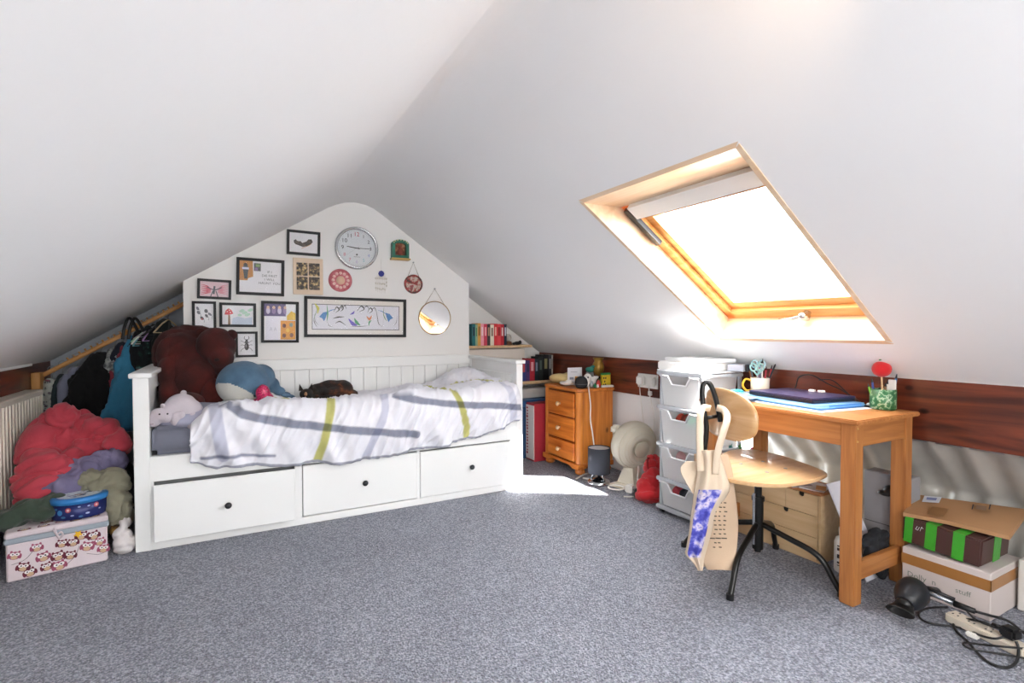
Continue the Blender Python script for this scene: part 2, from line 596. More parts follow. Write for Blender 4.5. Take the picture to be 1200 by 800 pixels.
# knee walls, rear wall
a = MB().bx(XL - 0.10, XL - 0.03, YB, YBACK, 0, ZT)
struct(a.build('wall_left', WALL), 'low white knee wall behind the radiator')
a = MB().bx(XR + 0.03, XR + 0.10, 2.02, YA, 0, ZT)
struct(a.build('wall_right', WALL), 'low white knee wall behind fan and bedside chest')
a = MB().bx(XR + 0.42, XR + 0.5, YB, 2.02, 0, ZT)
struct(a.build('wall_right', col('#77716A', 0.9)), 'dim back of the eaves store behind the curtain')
a = MB().add([(XL - .1, YB, 0), (XR + .5, YB, 0), (XR + .5, YB, 2.0), (XL - .1, YB, 2.0)], [(0, 1, 2, 3)])
struct(a.build('wall_front', WALL))
a = MB()
for k in range(2):
    a.box((XR + 0.025, (YB + 4.05) / 2, (ZT + ZB) / 2), (0.05, 4.05 - YB, ZT - ZB), bev=0.004)
    break
struct(a.build('trim_2', BEAM), 'dark stained timber beam along the right eaves')
a = MB().bx(XL - 0.03, XL, YB, 4.42, ZB - 0.04, ZT, bev=0.004)
struct(a.build('trim_3', BEAM), 'dark stained timber beam along the left eaves')
for (xa, za, xb_, zb_, nm, lb) in ((XR - 0.004, ZT - 0.008, XR + .03, ZT + .012, 'trim_4', 'pale plaster edge above the right beam'), (XL - .03, ZT - 0.010, XL + 0.006, ZT + .008, 'trim_5', 'pale plaster edge above the left beam')):
    struct(MB().bx(xa, xb_, YB, 4.04, za, zb_, bev=0.002).build(nm, CEIL), lb)

# ------------------------------------------------------------------ roof window
NX, NZ = 0.5657, 0.8246
def W(x, y, h):
    return (x + NX * h, y, zr(x) + NZ * h)
def slab(mb, x0, x1, y0, y1, h0, h1, m=0):
    mb.add([W(x0, y0, h0), W(x1, y0, h0), W(x1, y1, h0), W(x0, y1, h0), W(x0, y0, h1), W(x1, y0, h1), W(x1, y1, h1), W(x0, y1, h1)],
           [(0, 3, 2, 1), (4, 5, 6, 7), (0, 1, 5, 4), (1, 2, 6, 5), (2, 3, 7, 6), (3, 0, 4, 7)], m)
win = thing('window_1', 'pine roof window with blind cassette in the sloping ceiling', 'window', W(1.8, 1.47, 0))
del win['category']
struct(win)
XT = 1.519
LIN = wood('lining_pine', '#E4C29C', '#F0D9BC', 'Y', 2.5, 0.4)
H = 0.12
# lining boards (each a board with thickness, running out to the frame)
q = MB(); q.add([W(WX1, WY0, -.003), W(WX1, WY1, -.003), W(WX1, WY1, H), W(WX1, WY0, H), W(WX1 + .02, WY0 - .02, -.003), W(WX1 + .02, WY1 + .02, -.003), W(WX1 + .02, WY1 + .02, H), W(WX1 + .02, WY0 - .02, H)], [(0, 1, 2, 3), (4, 7, 6, 5), (0, 4, 5, 1)])
q.build('lining_board', LIN, win)
q = MB(); q.add([W(WX0, WY0, -.003), W(WX0, WY1, -.003), W(XT, WY1, H), W(XT, WY0, H), W(WX0 - .015, WY0 - .02, 0), W(WX0 - .015, WY1 + .02, 0), W(XT - .02, WY1, H + .02), W(XT - .02, WY0, H + .02)], [(3, 2, 1, 0), (5, 6, 7, 4), (0, 1, 5, 4)])
q.build('lining_board', LIN, win)
for yy, s in ((WY0, -1), (WY1, 1)):
    q = MB(); q.add([W(WX0, yy, -.003), W(WX1, yy, -.003), W(WX1, yy, H), W(XT, yy, H), W(WX0 - .01, yy + s * .02, -.003), W(WX1 + .01, yy + s * .02, -.003), W(WX1 + .01, yy + s * .02, H), W(XT, yy + s * .02, H)],
                    [(0, 1, 2, 3), (7, 6, 5, 4), (0, 4, 5, 1)])
    q.build('lining_board', LIN, win)
fr = MB()
slab(fr, XT - .02, WX1 + .02, WY0 - .02, WY0 + .045, H, H + .05)
slab(fr, XT - .02, WX1 + .02, WY1 - .045, WY1 + .02, H, H + .05)
slab(fr, XT - .02, XT + .05, WY0, WY1, H, H + .05)
slab(fr, WX1 - .05, WX1 + .02, WY0, WY1, H, H + .05)
fr.build('window_frame', WINWOOD, win)
sa = MB()
s0, s1 = WY0 + .045, WY1 - .045
slab(sa, XT + .05, WX1 - .05, s0, s0 + .045, H + .02, H + .065)
slab(sa, XT + .05, WX1 - .05, s1 - .045, s1, H + .02, H + .065)
slab(sa, XT + .05, XT + .095, s0, s1, H + .02, H + .065)
slab(sa, WX1 - .088, WX1 - .05, s0, s1, H + .02, H + .065)
sash = sa.build('sash', WINWOOD, win)
gp = MB(); slab(gp, XT + .06, WX1 - .08, s0 + .03, s1 - .03, H + .045, H + .05)
gp.build('pane', GLASS, sash)
bc = MB(); slab(bc, XT - .005, XT + .055, WY0 + .012, WY1 - .062, H - .03, H + .035)
bl = bc.build('blind_cassette', WHITE_PAINT, win)
bb = MB(); slab(bb, XT + .055, XT + .068, WY0 + .05, WY1 - .06, H - .012, H + .015)
bb.build('blind_bar', STEEL, bl)
vs_ = MB(); slab(vs_, XT + .01, XT + .21, WY1 - .044, WY1 - .016, H - .022, H + .002)
vs_.build('hinge_strip', BLACK, win)
hd = MB()
yh = 1.42
hd.cyl(W(WX1 - .03, yh, H), W(WX1 - .03, yh, H - .035), .016, .02, 14)
hd.ball(W(WX1 - .045, yh, H - .035), (.022, .02, .018))
hd.tube([W(WX1 - .04, yh, H - .03), W(WX1 - .035, yh + .06, H - .04), W(WX1 - .035, yh + .12, H - .04)], [.009, .006, .005], 8)
hd.build('window_handle', CHROME, win)

# ------------------------------------------------------------------ radiator on the left knee wall
CREAM = col('#E9E1D2', 0.35, var=0.01)
rad = thing('radiator', 'cream ribbed panel radiator under the left beam', 'radiator', (-0.95, 3.2, 0.16))
r0, r1, rz0, rz1 = 2.55, 3.80, 0.17, 0.69
pm = MB()
n = 28
pv = []
for i in range(n):
    y = r0 + 0.02 + (r1 - r0 - .04) * i / n
    w = (r1 - r0 - .04) / n
    pv += [(y, -0.938), (y + w * .16, -0.914), (y + w * .62, -0.914), (y + w * .78, -0.938)]
pv.append((r1 - .02, -.938))
for k in range(len(pv) - 1):
    (ya, xa), (yb_, xb_) = pv[k], pv[k + 1]
    pm.add([(xa, ya, rz0 + .02), (xb_, yb_, rz0 + .02), (xb_, yb_, rz1 - .01), (xa, ya, rz1 - .01)], [(3, 2, 1, 0)])
pm.bx(-.985, -.939, r0 + .02, r1 - .02, rz0 + .02, rz1 - .01)
pm.build('ribbed_panel', CREAM, rad)
MB().bx(-.99, -.91, r0, r1, rz1 - .012, rz1 + .02, bev=.006).build('top_grille', CREAM, rad)
MB().bx(-.985, -.912, r1 - .02, r1, rz0, rz1 - .01, bev=.004).build('side_cover', CREAM, rad)
MB().bx(-.985, -.912, r0, r0 + .02, rz0, rz1 - .01, bev=.004).build('side_cover', CREAM, rad)
MB().bx(-.985, -.912, r0, r1, rz0 - .005, rz0 + .03, bev=.008).build('bottom_rail', CREAM, rad)
for yy in (r0 + .25, r1 - .25):
    MB().bx(-1.047, -.98, yy - .015, yy + .015, .3, .6).build('wall_bracket', CREAM, rad)

# ================================================================== day bed
BX0, BX1, BY0, BY1 = -0.392, 1.685, 2.945, 3.735
bed = thing('daybed', 'white wooden daybed with three drawers below the pictures', 'bed', (0.65, 3.3, 0))
PW = 0.062
def side_panel(x0, x1):
    s = MB()
    s.bx(x0, x1, BY0, BY0 + .06, 0, .815, bev=.003).build('end_post', BEDW, bed)
    MB().bx(x0, x1, BY1 - .06, BY1, 0, .815, bev=.003).build('end_post', BEDW, bed)
    xm = (x0 + x1) / 2
    MB().bx(xm - .012, xm + .012, BY0 + .05, BY1 - .05, .02, .745).build('end_panel', BEDW, bed)
    MB().bx(x0 + .006, x1 - .006, BY0 + .06, BY1 - .06, .735, .815, bev=.003).build('end_rail', BEDW, bed)
    MB().bx(x0 - .014, x1 + .014, BY0 - .014, BY1 + .005, .815, .838, bev=.004).build('cap_rail', BEDW, bed)
side_panel(BX0, BX0 + PW)
side_panel(BX1 - .045, BX1)
# grooved boards on the inside of the right end
for i in range(8):
    y = BY0 + .062 + i * (BY1 - BY0 - .124) / 8
    MB().bx(BX1 - .052, BX1 - .034, y + .002, y + (BY1 - BY0 - .124) / 8 - .002, .43, .745, bev=.003).build('end_board', BEDW, bed)
fx0, fx1 = BX0 + PW, BX1 - .045
MB().bx(BX0 + .02, BX1 - .02, BY0 + .004, BY0 + .030, .322, .43, bev=.003).build('front_rail', BEDW, bed)
MB().bx(BX0 + .012, BX1 - .012, BY0 + .002, BY0 + .028, 0.0, .040, bev=.003).build('front_plinth', BEDW, bed)
MB().bx(BX0 + .02, BX1 - .02, BY0 + .003, BY0 + .05, .425, .44, bev=.003).build('front_ledge', BEDW, bed)
for x0, x1 in ((fx0 - .02, -.318 + .0), (.300, .335), (.968, .984), (1.640, fx1 + .02)):
    if x1 > x0:
        MB().bx(x0, x1, BY0 + .003, BY0 + .028, .03, .33).build('front_stile', BEDW, bed)
MB().bx(BX0 + .02, BX1 - .02, BY0 + .03, BY1 - .02, .395, .425).build('slat_base', BEDW, bed)
MB().bx(BX0 + .03, BX1 - .03, BY0 + .1, BY0 + .12, .02, .395).build('drawer_housing', col('#8E9092', 0.8), bed)
# back: rail and upright boards
MB().bx(BX0 + .05, BX1 - .04, BY1 - .045, BY1, .772, .845, bev=.004).build('back_rail', BEDW, bed)
MB().bx(BX0 + .05, BX1 - .04, BY1 - .050, BY1, .40, .47, bev=.004).build('back_rail', BEDW, bed)
MB().bx(BX0 + .05, BX1 - .04, BY1 - .020, BY1 - .01, .40, .80).build('back_panel', BEDW, bed)
nb = 22
w = (BX1 - BX0 - .10) / nb
for i in range(nb):
    x = BX0 + .055 + i * w
    MB().bx(x + .0012, x + w - .0012, BY1 - .030, BY1 - .018, .46, .78, bev=.004).build('back_board', BEDW, bed)
# drawers (the left one stands a little open)
for x0, x1, z0, z1, yo, kx, kz in ((-.316, .296, .046, .312, -.035, -.01, .180), (.338, .966, .046, .315, .0, .66, .184), (.986, 1.638, .043, .315, .0, 1.31, .190)):
    d = MB().bx(x0, x1, BY0 + yo - .004, BY0 + yo + .016, z0, z1, bev=.003).build('drawer', BEDW, bed)
    if yo:
        MB().bx(x0 + .03, x1 - .03, BY0 + yo + .016, BY0 + .1, z0 + .02, z1 - .04).build('drawer_body', col('#DADBDA', .6), d)
    k = MB()
    kX = Matrix.Translation((kx, BY0 + yo - .004, kz)) @ Matrix.Rotation(PI / 2, 4, 'X')
    k.lathe([(.006, 0), (.006, .012), (.013, .018), (.016, .026), (.013, .033), (.0, .036)], n=18, X=kX)
    k.build('knob', col('#2B2D31', .3, .3), d)

# mattress, pillow, duvet
mt = MB().bx(BX0 + .065, BX1 - .055, BY0 + .022, BY1 - .06, .441, .578, bev=.022, seg=4)
tag(mt.build('mattress', col('#8B8E9E', 0.9, var=.04, scale=14, bump=.25, bscale=30)), 'mattress in a blue-grey fitted sheet on the daybed', 'mattress')
pl = MB()
pl.ball((-.14, 3.16, .60), (.20, .20, .055))
pl.ball((-.14, 3.05, .59), (.17, .1, .04))
tag(soft(pl, .012, 6, .006, 14).build('pillow', col('#A3A4B8', .9, var=.03, scale=10, bump=.2)), 'flat lilac-grey pillow under the pale plush toy', 'pillow')

HEM = [(-.16, .395), (-.05, .36), (.115, .345), (.316, .328), (.62, .308), (.97, .33), (1.29, .358), (1.50, .405), (1.66, .45)]
BANDS = [  # (colour, half width, points in (x, s)); s runs up the front then back over the top
    ('#C4C274', .021, [(.395, .28), (.44, .45), (.488, .64), (.52, .85)]),
    ('#C4C274', .019, [(1.275, .30), (1.268, .45), (1.215, .62), (1.16, .85), (1.19, 1.15)]),
    ('#C4C274', .012, [(1.18, .93), (1.38, .97), (1.62, .86)]),
    ('#C4C274', .014, [(.22, .78), (.33, .82), (.42, .95)]),
    ('#8E929F', .021, [(-.03, .69), (.06, .62), (.16, .585), (.30, .55), (.50, .51), (.72, .468), (.95, .43)]),
    ('#8E929F', .019, [(.84, .66), (1.0, .62), (1.25, .582), (1.42, .565), (1.64, .54)]),
    ('#C6C8D3', .028, [(-.075, .75), (-.055, .60), (-.03, .42)]),
    ('#CDCFD9', .022, [(.79, .72), (.77, .58), (.70, .42), (.66, .33)]),
    ('#D0D2DB', .022, [(1.50, .95), (1.56, .72), (1.60, .45)]),
    ('#9699A6', .008, [(-.12, .42), (.05, .415), (.12, .40), (.2, .39)]),
]
def seg_dist(p, a, b):
    ax, ay = a; bx_, by_ = b
    dx, dy = bx_ - ax, by_ - ay
    t = max(0, min(1, ((p[0] - ax) * dx + (p[1] - ay) * dy) / (dx * dx + dy * dy)))
    return math.hypot(p[0] - ax - t * dx, p[1] - ay - t * dy)
def duvet():
    nx, nv = 380, 140
    x0, x1 = -.165, 1.642
    vs, cols = [], []
    white = srgb('#E9E9F0')
    for i in range(nx + 1):
        x = x0 + (x1 - x0) * i / nx
        edge = max(0, 1 - (x - x0) / .10)
        hem = lerp_tab(HEM, x) + .006 * math.sin(x * 21) + .004 * noise.noise(Vector((x * 30, 1, 1)))
        ztop = .648 - .055 * edge ** 2 + .010 * math.sin(x * 7 + 1) + .035 * max(0, min(1, (x - 1.15) / .3))
        for j in range(nv + 1):
            v = j / nv
            if v < .42:
                t = v / .42
                z = hem + (ztop - hem) * t
                s = z
                bul = .030 * math.sin(PI * min(1, t * .9))
                y = 2.930 - bul + .045 * max(0, t - .80) ** 2 * 25 * .9
                fold = noise.noise(Vector((x * 11 + 1.5 * t, t * .9, 3.1))) * .048 * (1.15 - t * .7)
                fold += (1 - abs(noise.noise(Vector((x * 19 - 3 * t, t * 1.6, 8)))) * 2.5) * .016
                y -= max(fold, -.006)
                z += .006 * noise.noise(Vector((x * 9, t * 4, 2)))
            else:
                t = (v - .42) / .58
                y = 2.972 + (3.665 - 2.972) * t
                s = ztop + (y - 2.95)
                z = ztop + .004 - .066 * t
                z += .125 * math.exp(-((x - 1.47) / .20) ** 2 - ((y - 3.46) / .20) ** 2)
                z += .035 * math.exp(-((x - 1.02) / .14) ** 2 - ((y - 3.30) / .22) ** 2)
                z += .020 * noise.noise(Vector((x * 7, y * 9, 4)))
                z += .015 * (1 - abs(noise.noise(Vector((x * 10 + y * 7, y * 5, 9)))) * 2.6)
                z += .007 * (1 - abs(noise.noise(Vector((x * 25 - y * 14, y * 16, 5)))) * 2.6)
                if t > .92:
                    z -= (t - .92) * .5
            if edge > 0:
                if v >= .42:
                    z = max(z - .10 * edge ** 3, .566)
                y += 0
            z = max(z, .581) if (y > 2.97) else z
            vs.append((x, y, z))
            best, c = 1, white
            for h, hw, pts in BANDS:
                d = min(seg_dist((x, s), a, b) for a, b in zip(pts, pts[1:]))
                a_ = max(0, min(1, (hw - d) / .007 + .5))
                if a_ > 0:
                    k = srgb(h)
                    c = tuple(p * (1 - a_ + a_ * q / max(white)) for p, q in zip(c, k))
            if v < .02:
                c = srgb('#9EA1AE')
            cols.append(c)
    fs = []
    for i in range(nx):
        for j in range(nv):
            a = i * (nv + 1) + j
            fs.append((a, a + nv + 1, a + nv + 2, a + 1))
    b = MB().add(vs, fs, 0, True)
    o = b.build('duvet', vcol_mat('duvet_cotton', .9, .1, .12, 45))
    at = o.data.color_attributes.new('pattern', 'FLOAT_COLOR', 'POINT')
    for k, c in enumerate(cols):
        at.data[k].color = tuple(c) + (1,)
    md = o.modifiers.new('thick', 'SOLIDIFY'); md.thickness = .010; md.offset = -1
    return o
tag(duvet(), 'white duvet with grey and mustard plaid bands on the daybed', 'duvet')

# ================================================================== things on the gable wall
FRAME_B = col('#15171B', 0.6, var=.05)
PAPER = col('#ECEBF0', 0.7, var=.01)
INK = col('#26262A', .7)
FGL = glass_mat('picture_glass', .02, rough=.35)
class Art(MB):
    """flat print drawn in (u right, v up) metres from the picture's centre, on the wall plane"""
    def __init__(self, cx, cz, y, tilt=0):
        super().__init__()
        self.X = Matrix.Translation((cx, y, cz)) @ Matrix.Rotation(tilt, 4, 'Y') @ Matrix(((1, 0, 0, 0), (0, 0, -1, 0), (0, 1, 0, 0), (0, 0, 0, 1)))
        self.k = 0.0003
    def lay(self, pts, m):
        self.k += 0.00006
        return self.add([(p[0], p[1], self.k) for p in pts], [tuple(range(len(pts)))], m)
    def rect(self, x0, x1, y0, y1, m):
        return self.lay([(x0, y0), (x1, y0), (x1, y1), (x0, y1)], m)
    def disc(self, x, y, rx, ry, m, n=20, rot=0):
        c, s = math.cos(rot), math.sin(rot)
        return self.lay([(x + rx * math.cos(t) * c - ry * math.sin(t) * s, y + rx * math.cos(t) * s + ry * math.sin(t) * c) for t in [2 * PI * i / n for i in range(n)]], m)
    def stroke(self, pts, w, m, taper=False):
        p = [Vector((a, b, 0)) for a, b in pts]
        p = cat_rom(p, 6) if len(p) > 2 else p
        self.k += .00006
        n = len(p)
        L, R_ = [], []
        for i in range(n):
            t = (p[min(i + 1, n - 1)] - p[max(i - 1, 0)])
            if t.length == 0:
                t = Vector((1, 0, 0))
            t.normalize()
            ww = w * (1 - .85 * abs(2 * i / (n - 1) - 1)) if taper else w
            q = Vector((-t.y, t.x, 0)) * ww / 2
            L.append(p[i] + q); R_.append(p[i] - q)
        vs = [(a.x, a.y, self.k) for a in L] + [(a.x, a.y, self.k) for a in R_]
        return self.add(vs, [(i, n + i, n + i + 1, i + 1) for i in range(n - 1)], m)
    def word(self, s, size, x, y, m):
        self.k += .00006
        return self.text(s, size, Matrix.Translation((x, y, self.k)), m)

def picture(name, label, x0, x1, z0, z1, bw, draw, mats, tilt=0, group='framed pictures on the gable wall', mount=None, cat='picture', depth=.018):
    cx, cz = (x0 + x1) / 2, (z0 + z1) / 2
    hw, hh = (x1 - x0) / 2, (z1 - z0) / 2
    t = thing(name, label, cat, (cx, GY - .009, cz), 0, group)
    f = MB()
    X0 = Matrix.Translation((cx, GY - .0005, cz)) @ Matrix.Rotation(tilt, 4, 'Y')
    f.X = X0
    o, i_ = [(-hw, -hh), (hw, -hh), (hw, hh), (-hw, hh)], [(-hw + bw, -hh + bw), (hw - bw, -hh + bw), (hw - bw, hh - bw), (-hw + bw, hh - bw)]
    vs = [(a, 0, b) for a, b in o] + [(a, -depth, b) for a, b in o] + [(a, -depth, b) for a, b in i_] + [(a, -.004, b) for a, b in i_]
    fs = []
    for k in range(4):
        j = (k + 1) % 4
        fs += [(k, j, 4 + j, 4 + k), (4 + k, 4 + j, 8 + j, 8 + k), (8 + k, 8 + j, 12 + j, 12 + k)]
    f.add(vs, fs)
    f.build('frame', FRAME_B, t)
    b = MB(); b.X = X0
    b.box((0, -.003, 0), (2 * hw - .006, .004, 2 * hh - .006))
    b.build('backing', PAPER, t)
    a = Art(cx, cz, GY - .0056, tilt)
    draw(a, hw - bw, hh - bw)
    if a.v:
        a.build('print', mats, t)
    g = MB(); g.X = X0
    g.box((0, -.010, 0), (2 * (hw - bw) + .004, .0015, 2 * (hh - bw) + .004))
    g.build('glass', FGL, t)
    return t
c_ = lambda h: col(h, .7, var=.04, scale=60)

def d_bat(a, w, h):
    a.lay([(-.062, .012), (-.050, .022), (-.036, .008), (-.02, .012), (-.008, .0), (.004, .006), (.018, .012), (.03, .028), (.05, .030), (.058, .012), (.045, -.004), (.02, -.018), (-.004, -.026), (-.028, -.018), (-.05, -.012), (-.06, -.002)], 0)
    for p in ((-.04, .004), (.035, .012), (.0, -.012)):
        a.disc(p[0], p[1], .012, .008, 1)
    a.stroke([(-.012, -.036), (.03, -.014), (.05, .0)], .003, 2)
picture('picture_frame', 'small black frame with a dark bat drawing at the top left of the clock', .348, .557, 1.538, 1.700, .016, d_bat, [c_('#3B332E'), c_('#54483F'), c_('#C29055')], .02)
def d_quote(a, w, h):
    a.lay([(-w, h), (-w + .075, h), (-w + .078, h - .10), (-w + .05, h - .11), (-w + .045, h - .125), (-w, h - .125)], 0)
    a.lay([(-w + .022, h - .02), (-w + .045, h - .02), (-w + .05, h - .06), (-w + .045, h - .115), (-w + .028, h - .115), (-w + .02, h - .06)], 1)
    a.disc(-w + .033, h - .025, .009, .011, 2)
    a.rect(-w + .015, -w + .053, h - .055, h - .042, 3)
    a.rect(-w + .082, -w + .122, h - .062, h - .012, 1)
    a.rect(-w + .092, -w + .118, h - .035, h - .018, 4)
    a.rect(-w + .088, -w + .104, h - .058, h - .04, 5)
    for s, y in (('IF I', .035), ('DIE FIRST', .010), ('I WILL', -.014), ('HAUNT YOU', -.038)):
        a.word(s, .022, .052, y, 6)
picture('picture_frame', 'large black frame with orange clipping and lettering, left of the gold leaf panel', .050, .330, 1.261, 1.497, .018, d_quote, [c_('#C98A45'), c_('#4A4F50'), c_('#30302E'), c_('#D8D8E8'), c_('#7F9A5A'), c_('#8A6BA0'), c_('#55555C')], .02)
def d_pink(a, w, h):
    a.rect(-w, w, -h, h, 0)
    for i in range(14):
        y = -h + .01 + (i * 37 % 14) / 14 * (2 * h - .02)
        s = 1 if i % 2 else -1
        a.stroke([(s * .018, y * .3 - .01), (s * .04, y * .7), (s * w * .95, y)], .006, 1 + i % 2, True)
    a.stroke([(-.04, .012), (0, -.004), (.04, .014)], .006, 3)
    a.stroke([(0, .02), (-.004, -.03)], .010, 3)
    a.stroke([(-.02, -h), (-.008, -.01)], .005, 3)
    a.stroke([(.02, -h), (.008, -.01)], .005, 3)
picture('picture_frame', 'small black frame with pink and red brushed drawing, far left of the wall', -.164, .021, 1.23, 1.353, .015, d_pink, [c_('#E9C9D2'), c_('#D4475E'), c_('#E58899'), c_('#5A5A66')], .03)
def d_p4(a, w, h):
    random.seed(3)
    for p in ((-.035, .045), (-.03, .02), (0.01, .03), (.012, .0), (-.012, -.015), (.03, .01)):
        a.disc(p[0], p[1], .006 + random.random() * .004, .012, random.choice((0, 1)), rot=random.random())
        a.stroke([(p[0], p[1]), (p[0] + .012, p[1] - .012), (p[0] + .01, p[1] - .028)], .002, 0)
    a.disc(-.012, -.02, .006, .006, 2)
picture('picture_frame', 'small upright black frame with faint ink sketches, just above the brown plush', -.193, -.064, 1.036, 1.215, .015, d_p4, [c_('#7B7B88'), c_('#44444C'), c_('#B0505A')], 0)
def d_mush(a, w, h):
    a.lay([(-.075, .002), (-.068, .028), (-.052, .042), (-.036, .030), (-.026, .008), (-.05, .0)], 0)
    for p in ((-.06, .02), (-.048, .03), (-.042, .014)):
        a.disc(p[0], p[1], .003, .003, 4)
    a.lay([(-.055, .0), (-.044, .0), (-.042, -h), (-.056, -h)], 1)
    for i in range(9):
        a.disc(.01 + (i * 29 % 9) * .008, -.0 + (i * 5 % 7) * .006, .012, .008, 2)
    a.lay([(-.03, -.02), (.0, -.01), (.04, -.02), (.08, -.012), (.08, -h), (-.035, -h)], 3)
picture('picture_frame', 'landscape black frame with a red toadstool drawing', -.047, .160, 1.056, 1.209, .016, d_mush, [c_('#C4283A'), c_('#8C6A4F'), c_('#BBDDCB'), c_('#C9D4E4'), PAPER], .01)
def d_beetle(a, w, h):
    a.disc(0, -.014, .013, .024, 0); a.disc(0, .014, .011, .009, 0); a.disc(0, .026, .007, .006, 0)
    a.disc(-.004, -.01, .003, .01, 1); a.disc(.004, .014, .003, .003, 1)
    for s in (-1, 1):
        a.stroke([(s * .004, .03), (s * .014, .038), (s * .010, .052)], .003, 0)
        for y, y2 in ((.008, .024), (-.008, -.006), (-.022, -.044)):
            a.stroke([(s * .010, y), (s * .024, (y + y2) / 2 + .004), (s * .034, y2)], .0022, 0)
picture('picture_frame', 'small upright black frame with a stag beetle drawing', .040, .167, .863, 1.027, .014, d_beetle, [c_('#222226'), c_('#90909A')], 0)
def d_col(a, w, h):
    a.rect(-w, w * .35, h * .32, h, 0)
    for i in range(4):
        a.disc(-w * .75 + i * .034, h * .62, .012, .022, 1 + i % 2); a.disc(-w * .75 + i * .034, h * .80, .009, .010, 3)
    a.rect(w * .38, w * .98, h * .05, h * .98, 4)
    a.lay([(w * .42, h * .35), (w * .7, h * .62), (w * .97, h * .5), (w * .97, h * .12), (w * .42, h * .1)], 5)
    a.rect(w * .02, w * .97, -h * .97, h * .08, 6)
    for i, p in enumerate(((.25, -.2), (.7, -.15), (.25, -.75), (.72, -.72), (.48, -.45))):
        a.disc(w * p[0], h * p[1], .011, .014, (7, 8, 7, 7, 9)[i])
    a.rect(-w * .9, w * .0, -h * .98, h * .30, 10)
    for x in (-.055, -.03):
        a.stroke([(x - .006, -.06), (x, -.035), (x + .006, -.06)], .0015, 11)
        a.stroke([(x - .004, -.05), (x + .006, -.048)], .0015, 11)
picture('picture_frame', 'black frame with purple, white and orange photo collage', .189, .416, .953, 1.225, .017, d_col, [c_('#54407A'), c_('#C9BBD6'), c_('#8C6FA5'), c_('#D9B49B'), PAPER, c_('#E8BE32'), c_('#E59A26'), c_('#6B3418'), c_('#8FA08A'), c_('#F2C23C'), c_('#E6E4F0'), c_('#8A8AA0')], .012)
def d_p8(a, w, h):
    a.disc(0, 0, .02, .03, 0)
picture('picture_frame', 'small black frame half hidden behind the brown plush, left of the beetle', -.10, .017, .890, 1.030, .014, d_p8, [c_('#66666F')], 0)
def d_long(a, w, h):
    a.rect(-w, w, -h, h, 0)
    a.rect(-w + .030, w - .030, -h + .032, h - .032, 1)
    a.rect(-w + .034, w - .034, -h + .036, h - .036, 2)
    K = dict(k=3, g=4, b=5, y=6, v=7, gr=8, r=9)
    def st(c, w_, *p): a.stroke(p, w_, K[c], True)
    for dx, fl in ((-.235, 1), (.235, -1)):
        a.lay([(dx - .02 * fl, .0), (dx + .005 * fl, .03), (dx + .035 * fl, .038), (dx + .025 * fl, .0), (dx + .012 * fl, -.03), (dx, -.01)], 5)
        st('b', .006, (dx + .02 * fl, .02), (dx + .055 * fl, .045), (dx + .09 * fl, .055))
        st('k', .003, (dx - .05 * fl, .02), (dx - .045 * fl, -.03), (dx - .02 * fl, -.06))
    st('y', .016, (-.285, .09), (-.262, .06), (-.266, .02))
    st('g', .004, (-.285, .09), (-.27, .05), (-.285, .0), (-.29, -.03))
    st('k', .004, (-.29, -.01), (-.285, -.04), (-.268, -.07))
    st('gr', .010, (-.205, .085), (-.2, .02), (-.205, -.03)); st('k', .003, (-.205, -.03), (-.19, -.06), (-.165, -.065))
    for x0, y0, s in ((-.13, .05, 1), (-.10, .06, .8), (.04, .06, 1.4), (.10, .05, 1)):
        st('k', .009, (x0 - .03 * s, y0 - .015), (x0 - .01 * s, y0 + .02), (x0 + .005 * s, y0), (x0 - .02 * s, y0 - .02))
        st('k', .006, (x0, y0 + .005), (x0 + .02 * s, y0 + .022), (x0 + .03 * s, y0 - .005))
    st('k', .010, (-.165, -.01), (-.13, .0), (-.09, .003)); st('k', .008, (-.15, -.045), (-.12, -.03), (-.08, -.055))
    st('v', .026, (-.06, -.01), (-.03, -.045), (.0, -.055)); st('gr', .022, (-.02, -.005), (-.005, -.035), (.02, -.055))
    st('k', .004, (-.045, -.065), (.02, -.063), (.07, -.058)); st('r', .018, (.065, .01), (.085, -.01), (.10, .015)); st('gr', .012, (.08, -.06), (.085, -.03), (.10, -.02))
    st('v', .014, (-.05, .02), (-.03, .03), (-.02, .045))
    st('k', .005, (.13, .07), (.14, .01), (.15, -.04), (.175, -.065)); st('g', .006, (.19, .085), (.185, .03), (.20, -.01), (.215, -.02)); st('k', .004, (.185, .0), (.18, -.06))
picture('picture_frame', 'long black frame with a row of hummingbird brush drawings', .451, 1.152, .985, 1.262, .019, d_long, [c_('#E6E2DE'), INK, c_('#DDDDE6'), c_('#33332F'), c_('#5B8A52'), c_('#3F7EBE'), c_('#C9C23E'), c_('#6A5BC0'), c_('#4FA072'), c_('#E0895A')], .010, mount=1)

# gold leaf panel with four dark panes
t = thing('leaf_panel', 'square cream panel with four dark panes of gold foliage', 'wall art', (.48, GY - .006, 1.40), 0)
cx, cz, hw, hh = .479, 1.397, .095, .122
MB().bx(cx - hw, cx + hw, GY - .010, GY - .0005, cz - hh, cz + hh, bev=.002).build('board', col('#E2CDB5', .6), t)
GOLD = blotch('gold_foliage', [(0.40, '#2C2722'), (0.52, '#5D5145'), (0.60, '#B79A68'), (0.72, '#E9D3A0')], 60, .5)
for i in (-1, 1):
    for j in (-1, 1):
        MB().bx(cx + i * .0385 - .0345, cx + i * .0385 + .0345, GY - .013, GY - .0095, cz + j * .0465 - .043, cz + j * .0465 + .043, bev=.001).build('pane', GOLD, t)

